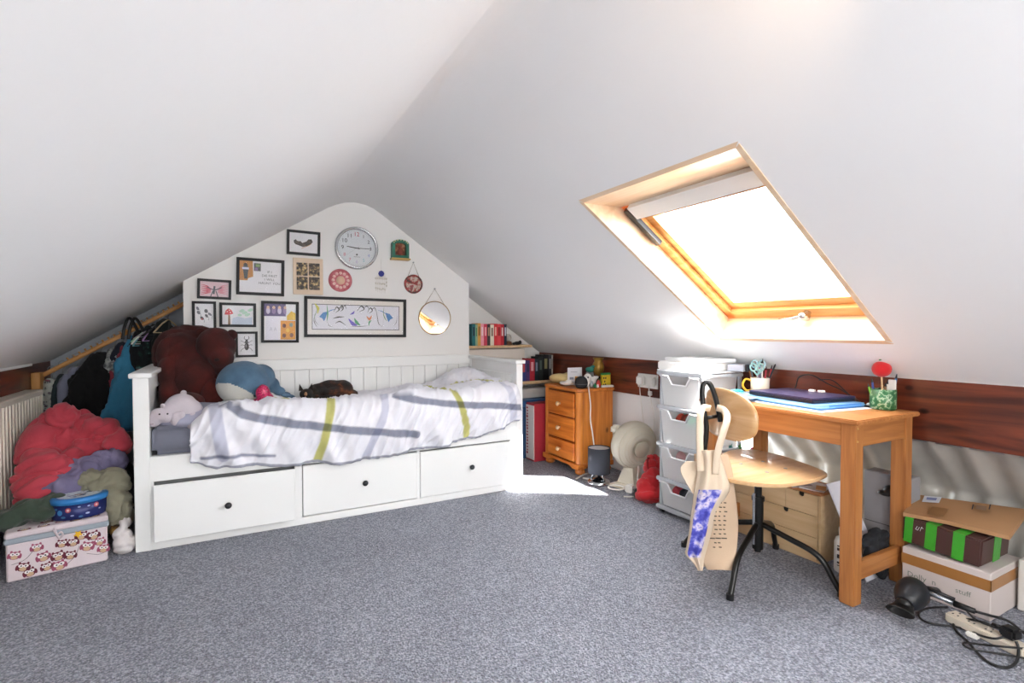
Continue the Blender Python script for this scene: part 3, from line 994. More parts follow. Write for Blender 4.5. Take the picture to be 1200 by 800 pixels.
# clock
t = thing('wall_clock', 'round white wall clock with silver rim reading quarter past nine', 'clock', (.80, GY - .02, 1.609))
KX = Matrix.Translation((.80, GY, 1.609)) @ Matrix.Rotation(PI / 2, 4, 'X')
q = MB(); q.lathe([(.148, 0), (.150, .012), (.147, .030), (.139, .036), (.131, .034), (.128, .020), (.128, .012)], n=64, X=KX)
q.lathe([(.146, .001), (.0, .001)], n=64, X=KX); q.build('rim', CHROME, t)
q = MB(); q.lathe([(.130, .010), (.130, .013), (.0, .013)], n=64, X=KX, smooth=False); q.build('dial', col('#E2E6EA', .6, var=.01), t)
a = Art(.80, 1.609, GY - .0135)
nm = {12: 1, 1: 0, 2: 0, 3: 0, 4: 3, 5: 4, 6: 5, 7: 2, 8: 2, 9: 0, 10: 0, 11: 0}
for h in range(1, 13):
    an = PI / 2 - h * PI / 6
    a.word(str(h), .040 if h in (9, 10, 11, 12) else .034, .096 * math.cos(an), .096 * math.sin(an), nm[h])
for k in range(60):
    an = k * PI / 30
    a.stroke([(.117 * math.cos(an), .117 * math.sin(an)), (.122 * math.cos(an), .122 * math.sin(an))], .0012, 0)
a.disc(0, -.045, .006, .006, 0)
a.rect(-.022, .022, -.062, -.060, 0)
a.build('numerals', [c_('#33363C'), c_('#C4455C'), c_('#D98A9C'), c_('#A9B4DC'), c_('#8FC6CE'), c_('#C9BEDD')], t)
for nm_, L, w_, an, y in (('hour_hand', .068, .007, PI / 2 - (9.25 / 12) * 2 * PI, .017), ('minute_hand', .100, .0045, 0.0, .019), ('second_hand', .09, .0015, PI + .62, .021)):
    q = MB(); q.X = Matrix.Translation((.80, GY - y, 1.609)) @ Matrix.Rotation(-an, 4, 'Y')
    q.add([(-.02, 0, -w_ / 2), (L, 0, -w_ / 3), (L, 0, w_ / 3), (-.02, 0, w_ / 2), (-.02, .0012, -w_ / 2), (L, .0012, -w_ / 3), (L, .0012, w_ / 3), (-.02, .0012, w_ / 2)], [(0, 1, 2, 3), (7, 6, 5, 4), (0, 4, 5, 1), (2, 6, 7, 3)])
    q.build(nm_, INK if nm_ != 'second_hand' else STEEL, t)
q = MB(); q.lathe([(.127, .026), (.06, .030), (.0, .031)], n=48, X=KX); q.build('lens', FGL, t)

# pink round plate with white dots
t = thing('round_plaque', 'round pink plaque with a ring of pale dots below the clock', 'wall art', (.689, GY - .01, 1.38))
KX = Matrix.Translation((.689, GY, 1.380)) @ Matrix.Rotation(PI / 2, 4, 'X')
q = MB(); q.lathe([(.079, .0), (.079, .008), (.070, .014), (.0, .012)], n=48, X=KX); q.build('disc', blotch('pink_glaze', [(0.3, '#B4505C'), (0.6, '#D07A80')], 25, .35), t)
q = MB(); q.lathe([(.030, .012), (.028, .015), (0, .016)], n=28, X=KX); q.build('centre_disc', col('#DCB79C', .4), t)
for k in range(12):
    an = k * PI / 6
    q = MB(); q.lathe([(.0115, .011), (.010, .0165), (0, .0175)], n=12, X=KX @ Matrix.Translation((.050 * math.cos(an), .050 * math.sin(an), 0)))
    q.build('dot', col('#F0C9C2', .3), t)

# green shrine box
t = thing('shrine_box', 'green arched wooden wall shrine with a painted figure panel', 'wall box', (1.107, GY - .03, 1.56))
XZ = Matrix(((1, 0, 0, 0), (0, 0, 1, GY - .045), (0, 1, 0, 0), (0, 0, 0, 1)))
GREEN = col('#1F6B55', .45, var=.15, scale=40)
def arch(w, z0, z1, rise, n=9):
    return [(-w, z0), (w, z0), (w, z1)] + [(w * math.cos(t), z1 + rise * math.sin(t)) for t in [PI * i / n for i in range(1, n)]] + [(-w, z1)]
P0 = lambda pts: [(1.107 + a, 1.555 + b) for a, b in pts]
fr_ = MB()
o_, i_ = P0(arch(.062, 0, .105, .03)), P0(arch(.040, .022, .095, .018))
for A, B, y in ((o_, i_, GY - .045),):
    n = len(A)
    vs = [(a, GY - .0005, b) for a, b in A] + [(a, y, b) for a, b in A] + [(a, y, b) for a, b in B] + [(a, GY - .012, b) for a, b in B]
    fs = []
    for k in range(n):
        j = (k + 1) % n
        fs += [(k, j, n + j, n + k), (n + k, n + j, 2 * n + j, 2 * n + k), (2 * n + k, 2 * n + j, 3 * n + j, 3 * n + k)]
    fr_.add(vs, fs)
fr_.build('case', GREEN, t)
MB().bx(1.107 - .045, 1.107 + .045, GY - .014, GY - .010, 1.575, 1.672).build('painted_panel', blotch('shrine_panel', [(0.35, '#5A2A20'), (0.5, '#9A5A3C'), (0.65, '#C99A78')], 30, .6), t)
fg = MB(); fg.ball((1.107, GY - .022, 1.635), (.011, .009, .014)); fg.ball((1.107, GY - .022, 1.600), (.018, .010, .026)); fg.build('figure', col('#8C4334', .5, var=.3, scale=60), t)
MB().bx(1.107 - .070, 1.107 + .070, GY - .058, GY - .0005, 1.543, 1.556, bev=.003).build('sill', col('#C9A35C', .4, .3), t)
for k in range(7):
    an = PI * (k + .5) / 7
    q = MB(); q.ball((1.107 + .052 * math.cos(an), GY - .047, 1.662 + .024 * math.sin(an)), .005, 8); q.build('stud', col('#D9D2A0', .4), t)

# string of dream catcher / shell mobile
t = thing('shell_mobile', 'small hanging mobile with deep blue rosette and pale threads', 'wall ornament', (.968, GY - .012, 1.43))
q = MB()
for k in range(8):
    an = k * PI / 4
    q.ball((.972 + .011 * math.cos(an), GY - .012, 1.440 + .011 * math.sin(an)), (.011, .007, .011), 10)
q.ball((.972, GY - .015, 1.440), .010, 10)
q.build('rosette', col('#2A2F86', .4, var=.2), t)
q = MB(); q.tube([(.972, GY - .004, 1.545), (.972, GY - .006, 1.45)], .0008, 5); q.build('hanging_thread', col('#C7C5C0', .6), t)
random.seed(5)
for k in range(7):
    x = .972 + (k - 3) * .013
    L = .08 + .05 * random.random()
    q = MB(); q.tube([(x * .8 + .972 * .2, GY - .008, 1.425), (x, GY - .008, 1.425 - L)], .0010, 5)
    for j in range(3):
        q.ball((x, GY - .009, 1.405 - j * L / 3.2), (.006, .004, .008), 8)
    q.build('shell_strand', col('#DEDAD2', .4), t)

# little round red hanging picture + round mirror
def hung_disc(name, label, cat, cx, cz, r, nz, rimm, facem, rimw, group=None):
    t = thing(name, label, cat, (cx, GY - .01, cz))
    KX = Matrix.Translation((cx, GY, cz)) @ Matrix.Rotation(PI / 2, 4, 'X')
    q = MB(); q.lathe([(r, 0), (r, .012), (r - rimw, .014), (r - rimw - .001, .009)], n=48, X=KX, caps=False); q.build('rim', rimm, t)
    q = MB(); q.lathe([(r - rimw, .009), (0, .009)], n=48, X=KX, smooth=False); q.build('face', facem, t)
    q = MB(); dx = r * .62; dz = r * .76
    q.tube([(cx - dx, GY - .008, cz + dz), (cx, GY - .006, nz), (cx + dx, GY - .008, cz + dz)], .0016, 6); q.build('cord', col('#8E7C66', .8), t)
    q = MB(); q.cyl((cx, GY, nz), (cx, GY - .014, nz), .004, .005, 10); q.build('nail', STEEL, t)
    return t
RD = blotch('red_painting', [(0.35, '#3C3A34'), (0.45, '#A03030'), (0.55, '#C9BFB0'), (0.62, '#A8434A'), (0.75, '#5B5A50')], 22, .4)
hung_disc('hanging_plaque', 'small round painted plaque in red and grey hanging on a cord', 'wall art', 1.212, 1.375, .070, 1.535, blotch('dark_red_rim', [(0.4, '#4E3A34'), (0.6, '#A8433E')], 40, .4), RD, .012)
m, nt, b = base_mat('mirror_silver'); b.inputs['Metallic'].default_value = 1; b.inputs['Roughness'].default_value = .02; b.inputs['Base Color'].default_value = (.93, .93, .93, 1)
hung_disc('round_mirror', 'round mirror with thin brass rim hanging on a cord', 'mirror', 1.378, 1.125, .128, 1.346, col('#B39A74', .35, .6), m, .005)

# ================================================================== shelf alcove
t = tag(MB().bx(GX1 + .002, 2.285, 3.83, YA - .002, .884, .905, bev=.003).build('wall_shelf', PALEW), 'upper pale wooden wall shelf beneath the sloping ceiling', 'shelf', None)
t = tag(MB().bx(2.02, 2.475, 3.74, 3.895, .580, .605, bev=.003).build('wall_shelf', PALEW), 'lower pale wooden wall shelf beside the beam', 'shelf', None)
def book(x0, x1, y0, y1, z0, z1, h, label, group, lean=0, top=None):
    t = thing('book', label, 'book', ((x0 + x1) / 2, (y0 + y1) / 2, z0), 0, group)
    X = Matrix.Translation(((x0 + x1) / 2, 0, z0)) @ Matrix.Rotation(lean, 4, 'Y') @ Matrix.Translation((-(x0 + x1) / 2, 0, -z0))
    c = MB(); c.X = X
    c.bx(x0, x0 + .0022, y0, y1, z0, z1); c.bx(x1 - .0022, x1, y0, y1, z0, z1); c.bx(x0, x1, y0, y0 + .003, z0, z1, bev=.0008)
    c.build('cover', col(h, .45, var=.12, scale=30), t)
    p = MB(); p.X = X; p.bx(x0 + .0023, x1 - .0023, y0 + .0032, y1 - .004, z0 + .002, z1 - .004); p.build('pages', col('#E6DFCF', .8), t)
    s = MB(); s.X = X
    s.bx(x0 + (x1 - x0) * .25, x1 - (x1 - x0) * .25, y0 - .0006, y0, z0 + (z1 - z0) * .45, z1 - (z1 - z0) * .15)
    s.build('spine_print', col(top or '#E8E2D2', .5), t)
    return t
G1 = 'paperbacks on the upper alcove shelf'
bk = [('#1D6E74', .024, 'dark teal paperback at the left end of the upper alcove shelf', '#20323C'), ('#8CB28E', .017, 'pale green paperback beside the teal one, upper alcove shelf', '#4F8A5C'), ('#DDA24C', .024, 'yellow-orange paperback, third from the left on the upper alcove shelf', '#8A5A2A'),
      ('#F0A0B0', .024, 'light pink paperback between yellow and crimson ones, upper alcove shelf', '#F6DDE0'), ('#D23F56', .026, 'crimson paperback beside the light pink one, upper alcove shelf', '#F0A8B0'), ('#35302E', .024, 'brown-black paperback between crimson and cream ones, upper alcove shelf', '#B08A6A'),
      ('#E9DFCB', .030, 'cream paperback in the middle of the upper alcove shelf', '#8A7A6A'), ('#D8323A', .026, 'bright red paperback right of the cream one, upper alcove shelf', '#F0B0A0'), ('#E2454C', .028, 'light red paperback, second right of the cream one, upper alcove shelf', '#8A2020'),
      ('#BE2A35', .026, 'deep red paperback left of the navy one, upper alcove shelf', '#E8C8C0'), ('#1F2A3C', .022, 'navy paperback at the right end of the upper shelf row', '#C8C8D0')]
x = 1.738
hts = [.178, .172, .184, .180, .178, .176, .172, .180, .178, .174, .176]
for (h, w_, lb, tp), hz in zip(bk, hts):
    w_ *= 1.12
    book(x, x + w_, 3.86, 3.985, .905, .905 + hz, h, lb, G1, 0, tp)
    x += w_ + .0012
t = thing('snow_globe', 'small glass globe on a brown base at the end of the books', 'ornament', (2.085, 3.90, .905))
q = MB(); q.lathe([(.036, 0), (.038, .006), (.034, .026), (.026, .034), (0, .034)], (2.085, 3.90, .905), 20); q.build('base', wood('dark_base', '#4A2A16', '#7A4A2A', 'X'), t)
q = MB(); q.ball((2.085, 3.90, .967), (.032, .032, .034), 20); q.build('glass_dome', milky('frost_glass', '#E8E4DC', .35), t)
q = MB(); q.ball((2.085, 3.90, .960), (.012, .012, .020), 12); q.build('figurine', col('#C9B8A0', .5), t)
q = MB(); q.ball((2.175, 3.89, .920), (.040, .022, .015), 16); q.ball((2.135, 3.885, .917), (.016, .014, .012), 12); q.ball((2.20, 3.89, .929), (.014, .016, .016), 12)
o = soft(q, .005, 4).build('pebble_ornament', BLACK); tag(o, 'low dark stone-like ornament on the right end of the upper shelf', 'ornament')
G2 = 'books on the lower alcove shelf'
x = 2.098
for h, w_, hz, lb, tp in (('#23264A', .028, .165, 'navy book at the left end of the lower alcove shelf', '#8088B0'), ('#38407A', .030, .170, 'dark blue book beside the bed end, lower alcove shelf', '#C05050'), ('#50386A', .024, .172, 'purple book left of the red one, lower alcove shelf', '#303048'),
                          ('#A82634', .034, .186, 'red hardback on the lower alcove shelf', '#D8A0A0'), ('#20303A', .026, .180, 'slate book right of the red hardback, lower alcove shelf', '#8090A0'), ('#222A2A', .030, .200, 'black-green book beside the slate one, lower alcove shelf', '#506058'),
                          ('#14161A', .040, .215, 'tall wide black book near the right end of the lower alcove shelf', '#8A8A60'), ('#3A3A3E', .020, .212, 'thin charcoal book right of the tall black one, lower alcove shelf', '#A0A0A0'), ('#B9B4A8', .010, .212, 'thin grey-white book ending the lower alcove shelf row', '#707070')):
    w_ *= 1.40
    book(x, x + w_, 3.755, 3.885, .605, .605 + hz, h, lb, G2, 0, tp)
    x += w_ + .0014
# boxes under the lower shelf, red binders on the floor
tag(MB().bx(2.03, 2.44, 3.70, 3.885, .470, .545, bev=.004).build('flat_box', col('#C9C7C2', .7)), 'flat pale grey box under the lower alcove shelf', 'box')
o = MB().bx(2.04, 2.42, 3.62, 3.88, .345, .450, bev=.004)
t = thing('storage_case', 'dark blue case with white front below the lower shelf', 'case', (2.2, 3.75, .0))
MB().bx(2.02, 2.40, 3.60, 3.885, .415, .468, bev=.004).build('lid', col('#1C4A7C', .5), t)
MB().bx(2.03, 2.39, 3.61, 3.885, .0, .412, bev=.004).build('body', col('#24456C', .6), t)
MB().bx(2.12, 2.30, 3.606, 3.612, .345, .412).build('front_label', col('#DDE2E8', .6), t)
t = thing('box_file', 'large red box file with white spine standing by the bed end', 'box file', (2.20, 3.52, 0))
MB().bx(2.090, 2.30, 3.47, 3.598, .0, .455, bev=.004).build('case', col('#A82A38', .5, var=.06), t)
MB().bx(2.086, 2.091, 3.474, 3.596, .015, .44).build('spine_label', col('#E6E2DE', .6), t)
q = MB()
for k in range(16):
    z = .05 + k * .024
    q.bx(2.0850, 2.0862, 3.562, 3.562 + (.018 if k % 3 else .024), z, z + (.012 if k % 4 else .017))
q.build('spine_lettering', col('#B84450', .6), t)
t = thing('box_file', 'second, darker red box file behind the end of the bed', 'box file', (1.80, 3.56, 0))
MB().bx(1.72, 1.90, 3.50, 3.62, .0, .44, bev=.004).build('case', col('#8F2834', .5, var=.06), t)
MB().bx(1.73, 1.89, 3.512, 3.608, .441, .4425).build('top_label', col('#C9A0A0', .6), t)

# ================================================================== bedside chest
CX0, CX1, CY0, CY1, CH = 2.165, 2.475, 2.985, 3.445, .615
ch = thing('bedside_chest', 'orange pine bedside chest with three drawers and bun feet', 'chest of drawers', ((CX0 + CX1) / 2, (CY0 + CY1) / 2, 0))
MB().bx(CX0 + .012, CX1, CY0 + .008, CY0 + .026, .075, CH - .025, bev=.002).build('side_panel', PINEV, ch)
MB().bx(CX0 + .012, CX1, CY1 - .026, CY1 - .008, .075, CH - .025, bev=.002).build('side_panel', PINEV, ch)
MB().bx(CX1 - .012, CX1, CY0 + .027, CY1 - .027, .075, CH - .025).build('back_panel', PINEV, ch)
for y in (CY0 + .030, CY1 - .030):
    q = MB(); q.cyl((CX0 + .026, y, .075), (CX0 + .026, y, CH - .025), .030, n=20); q.build('corner_post', PINEV, ch)
tp = MB().prism([(CX0 - .018, CY0 + .05), (CX0 - .010, CY0 + .015), (CX0 + .03, CY0 - .012), (CX1, CY0 - .012), (CX1, CY1 + .012), (CX0 + .03, CY1 + .012), (CX0 - .010, CY1 - .015), (CX0 - .018, CY1 - .05)], .022, Matrix.Translation((0, 0, CH - .022)), bev=.006)
tp.build('top', PINE, ch)
MB().bx(CX0 + .002, CX1 - .002, CY0 + .03, CY1 - .03, .050, .078, bev=.004).build('base_rail', PINE, ch)
# shaped plinth
pl_ = [(CY0 - .004, .078), (CY0 - .004, .045), (CY0 + .06, .040), (CY0 + .10, .055), (CY0 + .16, .062), (CY1 - .16, .062), (CY1 - .10, .055), (CY1 - .06, .040), (CY1 + .004, .045), (CY1 + .004, .078)]
MB().prism(pl_, .02, Matrix(((0, 0, -1, CX0 + .008), (1, 0, 0, 0), (0, 1, 0, 0), (0, 0, 0, 1)))).build('plinth', PINE, ch)
MB().bx(CX0 + .004, CX1, CY0 - .004, CY0 + .012, .045, .078, bev=.003).build('plinth', PINE, ch)
for x in (CX0 + .035, CX1 - .04):
    for y in (CY0 + .035, CY1 - .035):
        q = MB(); q.lathe([(.022, 0), (.034, .008), (.038, .022), (.030, .038), (.024, .046), (0, .046)], (x, y, 0), 20); q.build('bun_foot', PINE, ch)
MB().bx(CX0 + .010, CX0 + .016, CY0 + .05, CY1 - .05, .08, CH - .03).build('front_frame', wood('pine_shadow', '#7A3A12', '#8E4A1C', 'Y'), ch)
DR = wood('pine_drawer', '#B85A1A', '#E48A36', 'Y', 2.6, .35, knots=.12)
for z0, z1 in ((.402, .575), (.230, .392), (.086, .220)):
    d = MB().bx(CX0 - .006, CX0 + .012, CY0 + .058, CY1 - .058, z0, z1, bev=.006).build('drawer', DR, ch)
    q = MB(); q.lathe([(.007, 0), (.008, .010), (.015, .018), (.017, .026), (.012, .034), (0, .037)], n=16, X=Matrix.Translation((CX0 - .006, (CY0 + CY1) / 2, (z0 + z1) / 2)) @ Matrix.Rotation(-PI / 2, 4, 'Y'))
    q.build('knob', PLY, d)

def onplane(px, py, z):
    """photo pixel -> point at height z"""
    d = D(px, py, 1) - Vector((0, 0, CAMZ))
    return Vector((0, 0, CAMZ)) + d * ((z - CAMZ) / d.z)
# --- things on the chest
q = MB(); q.ball((2.27, 3.37, .655), (.075, .10, .040), 24, rot=(0, .1, .4)); q.ball((2.33, 3.33, .67), (.07, .07, .035), 24)
tag(soft(q, .006, 6, .001, 30).build('night_light', col('#E2C789', .5, var=.05, scale=20, bump=.1)), 'rounded straw-yellow plush or lamp lying at the back of the chest', 'ornament')
q = MB(); q.ball((2.235, 3.24, .632), (.05, .07, .016), 18); q.ball((2.225, 3.20, .640), (.03, .04, .022), 18)
tag(soft(q, .006, 3, .004, 25, seed=4).build('folded_cloth', col('#EFECE6', .9, bump=.2)), 'crumpled white tissue in front of the card', 'cloth')
t = thing('greeting_card', 'white greeting card with a small orange picture on the chest', 'card', (2.30, 3.20, CH))
cx_, cy_ = 2.285, 3.215
q = MB(); q.X = Matrix.Translation((cx_, cy_, CH + .001)) @ Matrix.Rotation(math.radians(-32), 4, 'Z')
q.box((0, 0, .066), (.098, .0015, .132)); q.box((.02, .028, .066), (.098, .0015, .132), rz=.5)
q.build('card_leaf', PAPER, t)
q = MB(); q.X = Matrix.Translation((cx_, cy_, CH + .001)) @ Matrix.Rotation(math.radians(-32), 4, 'Z')
q.box((.018, -.0012, .040), (.022, .0006, .055), m=0); q.box((-.018, -.0012, .052), (.03, .0006, .018), m=1); q.box((0, -.0012, .100), (.05, .0006, .003), m=1)
q.build('card_picture', [c_('#E8A85C'), c_('#8F8F9C')], t)
t = thing('smart_speaker', 'black fabric ball speaker on the chest corner', 'speaker', (2.235, 3.055, CH))
q = MB(); q.lathe([(.030, 0), (.040, .006), (.046, .022), (.047, .040), (.040, .064), (.022, .080), (0, .084)], (2.235, 3.055, CH + .001), 28); q.build('body', col('#2B2C30', .9, var=.2, scale=200), t)
q = MB(); q.lathe([(.0475, .026), (.0475, .030)], (2.235, 3.055, CH + .001), 28); q.build('light_ring', col('#5A5C60', .4), t)
cord = [onplane(684, 452, .63)]
q = MB(); q.tube(cat_rom([(2.262, 3.02, .624), (2.245, 2.985, .632), (2.232, 2.958, .60), (2.243, 2.955, .50), (2.238, 2.95, .40), (2.25, 2.94, .30), (2.262, 2.93, .16), (2.26, 2.92, .03), (2.255, 2.90, .006)], 8), .0045, 8)
tag(q.build('speaker_cable', CABLEW), 'white cable hanging down the side of the pine chest', 'cable')
t = thing('lidded_jar', 'glass jar with ragged green top and red contents on the chest', 'jar', (2.345, 3.10, CH))
q = MB(); q.lathe([(.028, 0), (.033, .01), (.034, .07), (.028, .09), (.028, .105)], (2.345, 3.10, CH + .001), 20); q.build('glass_body', milky('jar_glass', '#D8DEDA', .35), t)
q = MB(); q.ball((2.345, 3.10, CH + .045), (.027, .027, .036), 14); q.build('contents', blotch('red_mix', [(0.4, '#6A2A22'), (0.55, '#B8402E'), (0.65, '#D8C8B0')], 60, .6), t)
q = MB(); q.ball((2.345, 3.10, CH + .125), (.034, .030, .020), 14); q.ball((2.365, 3.10, CH + .142), (.022, .018, .010), 12, rot=(0, -.5, 0)); soft(q, .004, 2, .004, 60).build('green_top', col('#2E7A6C', .7, var=.2), t)
t = thing('skull_ornament', 'white round skull-like ornament with dark eyes beside the speaker', 'ornament', (2.275, 3.06, CH))
q = MB(); q.ball((2.292, 3.055, CH + .072), (.028, .028, .030), 16); q.ball((2.290, 3.05, CH + .030), (.024, .024, .030), 16); q.ball((2.286, 3.045, CH + .055), (.018, .018, .016), 12); soft(q, .004, 2).build('head', col('#E8E4DE', .4), t)
for dx in (-.010, .012):
    q = MB(); q.ball((2.284 + dx * .9, 3.030 + dx * .25, CH + .076), (.0055, .004, .007), 10); q.build('eye', INK, t)
t = thing('small_bowl', 'tiny white bowl balanced between skull ornament and red trinket', 'bowl', (2.33, 3.05, CH))
q = MB(); q.lathe([(.012, .0), (.022, .050), (.024, .053), (.038, .070), (.040, .078), (.036, .078), (.020, .058), (0, .055)], (2.335, 3.045, CH + .001), 24); q.build('bowl', col('#EFEDE8', .3), t)
def trinket(name, label, x, y, c, r=.016, h=.03, kind='ball'):
    q = MB()
    if kind == 'ball':
        q.ball((x, y, CH + .001 + r), (r, r, r), 12); q.ball((x + .003, y, CH + r * 2), (r * .6, r * .6, r * .7), 10)
    else:
        q.lathe([(r * .8, 0), (r, .004), (r, h * .7), (r * .5, h * .85), (r * .5, h), (0, h)], (x, y, CH + .001), 16)
    o = q.build(name, c); tag(o, label, 'trinket'); return o
trinket('red_trinket', 'small glossy red trinket standing on the chest edge', 2.345, 2.998, col('#C8342E', .3), .021)
trinket('green_trinket', 'tiny green trinket at the chest front edge', 2.312, 2.995, col('#2C7A50', .4), .013)
trinket('white_trinket', 'tiny white trinket right of the green one', 2.33, 2.988, col('#E8E4DE', .4), .011)
trinket('silver_trinket', 'small grey glass trinket behind the green one', 2.300, 3.02, col('#B9BEC0', .2, .3), .018)
trinket('green_bottle', 'small green bottle left of the yellow cartons', 2.372, 3.02, col('#3E6A2C', .3), .014, .06, 'b')
trinket('brown_bottle', 'little dark brown bottle in front of the gold vase', 2.385, 3.075, col('#4A2E22', .3), .018, .085, 'b')
t = thing('gold_vase', 'gold vase with flared neck on a dark stand, back of the chest', 'vase', (2.44, 3.12, CH))
q = MB(); q.lathe([(.020, .0), (.026, .006), (.024, .05), (.014, .070), (0, .072)], (2.435, 3.115, CH + .001), 20); q.build('stand', BLACK, t)
q = MB(); q.lathe([(.016, .071), (.022, .076), (.040, .110), (.044, .135), (.040, .165), (.030, .180), (.030, .188), (.040, .205), (.042, .208), (.036, .206), (.026, .188), (0, .185)], (2.435, 3.115, CH + .001), 28); q.build('vase_body', col('#A98238', .35, .45, var=.2, scale=30), t)
for k, (x, y, lb) in enumerate(((2.412, 3.022, 'yellow and green carton with black marks, left of the pair on the chest'), (2.452, 3.028, 'yellow carton with green lid, right of the pair on the chest'))):
    t = thing('crayon_carton', lb, 'carton', (x, y, CH), 0, 'yellow cartons on the chest')
    q = MB(); q.box((x, y, CH + .046), (.036, .03, .088), rz=-.1, bev=.002); q.build('carton_body', col('#E6C52E', .5), t)
    q = MB(); q.box((x, y, CH + .095), (.037, .031, .014), rz=-.1, bev=.002); q.build('carton_top', col('#2E8C4A', .5), t)
    q = MB(); q.X = Matrix.Translation((x, y, CH + .046)) @ Matrix.Rotation(-.1, 4, 'Z')
    if k == 0:
        for p in ((-.008, .02), (.008, .02), (0, -.005), (-.008, -.028), (.007, -.026)):
            q.ball((p[0], -.0152, p[1]), (.0055, .001, .007), 8)
        q.build('carton_print', INK, t)
    else:
        q.box((0, -.0155, -.025), (.034, .001, .018)); q.build('carton_print', col('#CBB022', .5), t)
tag(MB().box((2.42, 2.995, CH + .008), (.10, .035, .014), rz=-.2, bev=.004, seg=2).build('white_remote', WPLAST), 'flat white bar lying at the right front edge of the chest', 'gadget')

# --- socket on the beam with chargers
t = thing('wall_socket', 'white double wall socket with two plugged-in chargers on the beam', 'socket', (2.487, 2.62, .66))
MB().bx(2.478, 2.4895, 2.545, 2.735, .640, .735, bev=.004).build('socket_plate', WPLAST, t)
for y in (2.685, 2.585):
    q = MB(); q.bx(2.445, 2.478, y - .035, y + .035, .66, .72, bev=.008, seg=2); pgo = q.build('charger_plug', WPLAST, t)
q = MB(); q.bx(2.470, 2.489, 2.60, 2.63, .592, .622, bev=.004); q.build('small_switch', WPLAST, t)
for k, y in enumerate((2.69, 2.60)):
    q = MB(); q.tube(cat_rom([(2.455, y, .66), (2.452, y - .01, .60), (2.462, y - .02 - .02 * k, .48), (2.47, y - .03, .36), (2.46, y - .02, .24)], 8), .0035, 7)
    tag(q.build('charger_cable', CABLEW), ('left' if k == 0 else 'right') + ' white charger cable hanging from the beam socket', 'cable')

# --- black shade lamp
LX, LY = 2.185, 2.785
t = thing('table_lamp', 'small table lamp with dark grey drum shade and chrome base on the floor', 'lamp', (LX, LY, 0))
q = MB(); q.lathe([(.0, .0), (.078, .0), (.080, .006), (.070, .020), (.030, .034), (.010, .042), (.009, .11), (0, .11)], (LX, LY, .001), 32); q.build('base', CHROME, t)
q = MB(); q.lathe([(.074, .072), (.0745, .072), (.0745, .243), (.0725, .243), (.0725, .072)], (LX, LY, 0), 40); q.build('shade', col('#3C3F48', .8, var=.04), t)
q = MB(); q.lathe([(.0725, .236), (.0, .236)], (LX, LY, 0), 40, smooth=False); q.build('shade_top', col('#B9B8B8', .8), t)
q = MB()
for k in range(3):
    an = .5 + k * 2.1
    q.tube([(LX, LY, .10), (LX + .03 * math.cos(an), LY + .03 * math.sin(an), .08), (LX + .058 * math.cos(an), LY + .058 * math.sin(an), .02)], .004, 6)
q.build('stem_struts', CHROME, t)

# --- fan, seen from behind
CRM = col('#E2DAC6', .4, var=.02)
t = thing('desk_fan', 'cream plastic desk fan tilted back on its foot by the knee wall', 'fan', (2.36, 2.64, 0))
C0 = Vector((2.345, 2.62, .275))
ax = Vector((-.12, -.96, -.16)).normalized()
FQ = Matrix.Translation(C0) @ ax.to_track_quat('Z', 'Y').to_matrix().to_4x4()
q = MB(); q.lathe([(.150, -.045), (.158, -.02), (.158, .01), (.150, .030), (.128, .060), (.096, .086), (.080, .094), (.074, .094), (.068, .082), (.040, .078), (0, .076)], n=40, X=FQ); q.build('fan_drum', milky('fan_plastic', '#E6E0D0', .95), t)
q = MB(); q.lathe([(.052, .078), (.056, .090), (.050, .097), (.0, .099)], n=28, X=FQ); q.build('hub_cover', col('#C4BDAA', .4), t)
q = MB()
for r_ in (.100, .115, .130, .145):
    pts_ = [FQ @ Vector((r_ * math.cos(a_ * PI / 18), r_ * math.sin(a_ * PI / 18), .0885 - (r_ - .096) * .98)) for a_ in range(36)]
    q.tube(pts_, .0022, 6, closed=True)
q.build('guard_ring', CRM, t)['kind'] = 'stuff'
q = MB()
q.add([(2.20, 2.74, 0), (2.44, 2.78, 0), (2.46, 2.56, 0), (2.26, 2.50, 0), (2.245, 2.70, .022), (2.42, 2.735, .022), (2.435, 2.585, .022), (2.285, 2.545, .022)], [(0, 3, 2, 1), (4, 5, 6, 7), (0, 1, 5, 4), (1, 2, 6, 5), (2, 3, 7, 6), (3, 0, 4, 7)])
q.add([(2.27, 2.70, .02), (2.41, 2.72, .02), (2.42, 2.60, .02), (2.30, 2.57, .02), (2.305, 2.675, .125), (2.385, 2.685, .135), (2.39, 2.625, .135), (2.325, 2.61, .125)], [(0, 3, 2, 1), (4, 5, 6, 7), (0, 1, 5, 4), (1, 2, 6, 5), (2, 3, 7, 6), (3, 0, 4, 7)])
q.build('fan_foot', CRM, t)
q = MB(); q.bx(2.235, 2.29, 2.66, 2.74, .34, .40, bev=.015, seg=3); q.build('motor_knob', CRM, t)

# --- floor cables
def cable(name, label, pts, r=.004, m=CABLEW):
    q = MB(); q.tube(cat_rom(pts, 8), r, 7)
    o = q.build(name, m); return tag(o, label, 'cable')
P_ = lambda px, py, z=.006: tuple(onplane(px, py, z))
cable('lamp_cable', 'white cable loop on the carpet left of the small lamp', [P_(675, 561), P_(684, 556), P_(693, 554), P_(699, 558), P_(692, 561, .012), P_(683, 560)], .006)
lp = []
for k in range(20):
    an = k * .75
    lp.append(tuple(onplane(722, 571, .010 + .0016 * k) + Vector((.055 * math.cos(an) * (1 - .01 * k), .05 * math.sin(an), 0))))
cable('coiled_cable', 'coil of white mains cable between lamp and red bag', lp, .0048)
q = MB(); q.tube(cat_rom([(2.33, 2.56, .15), (2.27, 2.50, .09), (2.23, 2.46, .03), (2.19, 2.44, .008), (2.13, 2.47, .006)], 8), .0042, 7)
tag(q.build('fan_cable', CABLEW), 'white cable running down from the cream fan', 'cable')
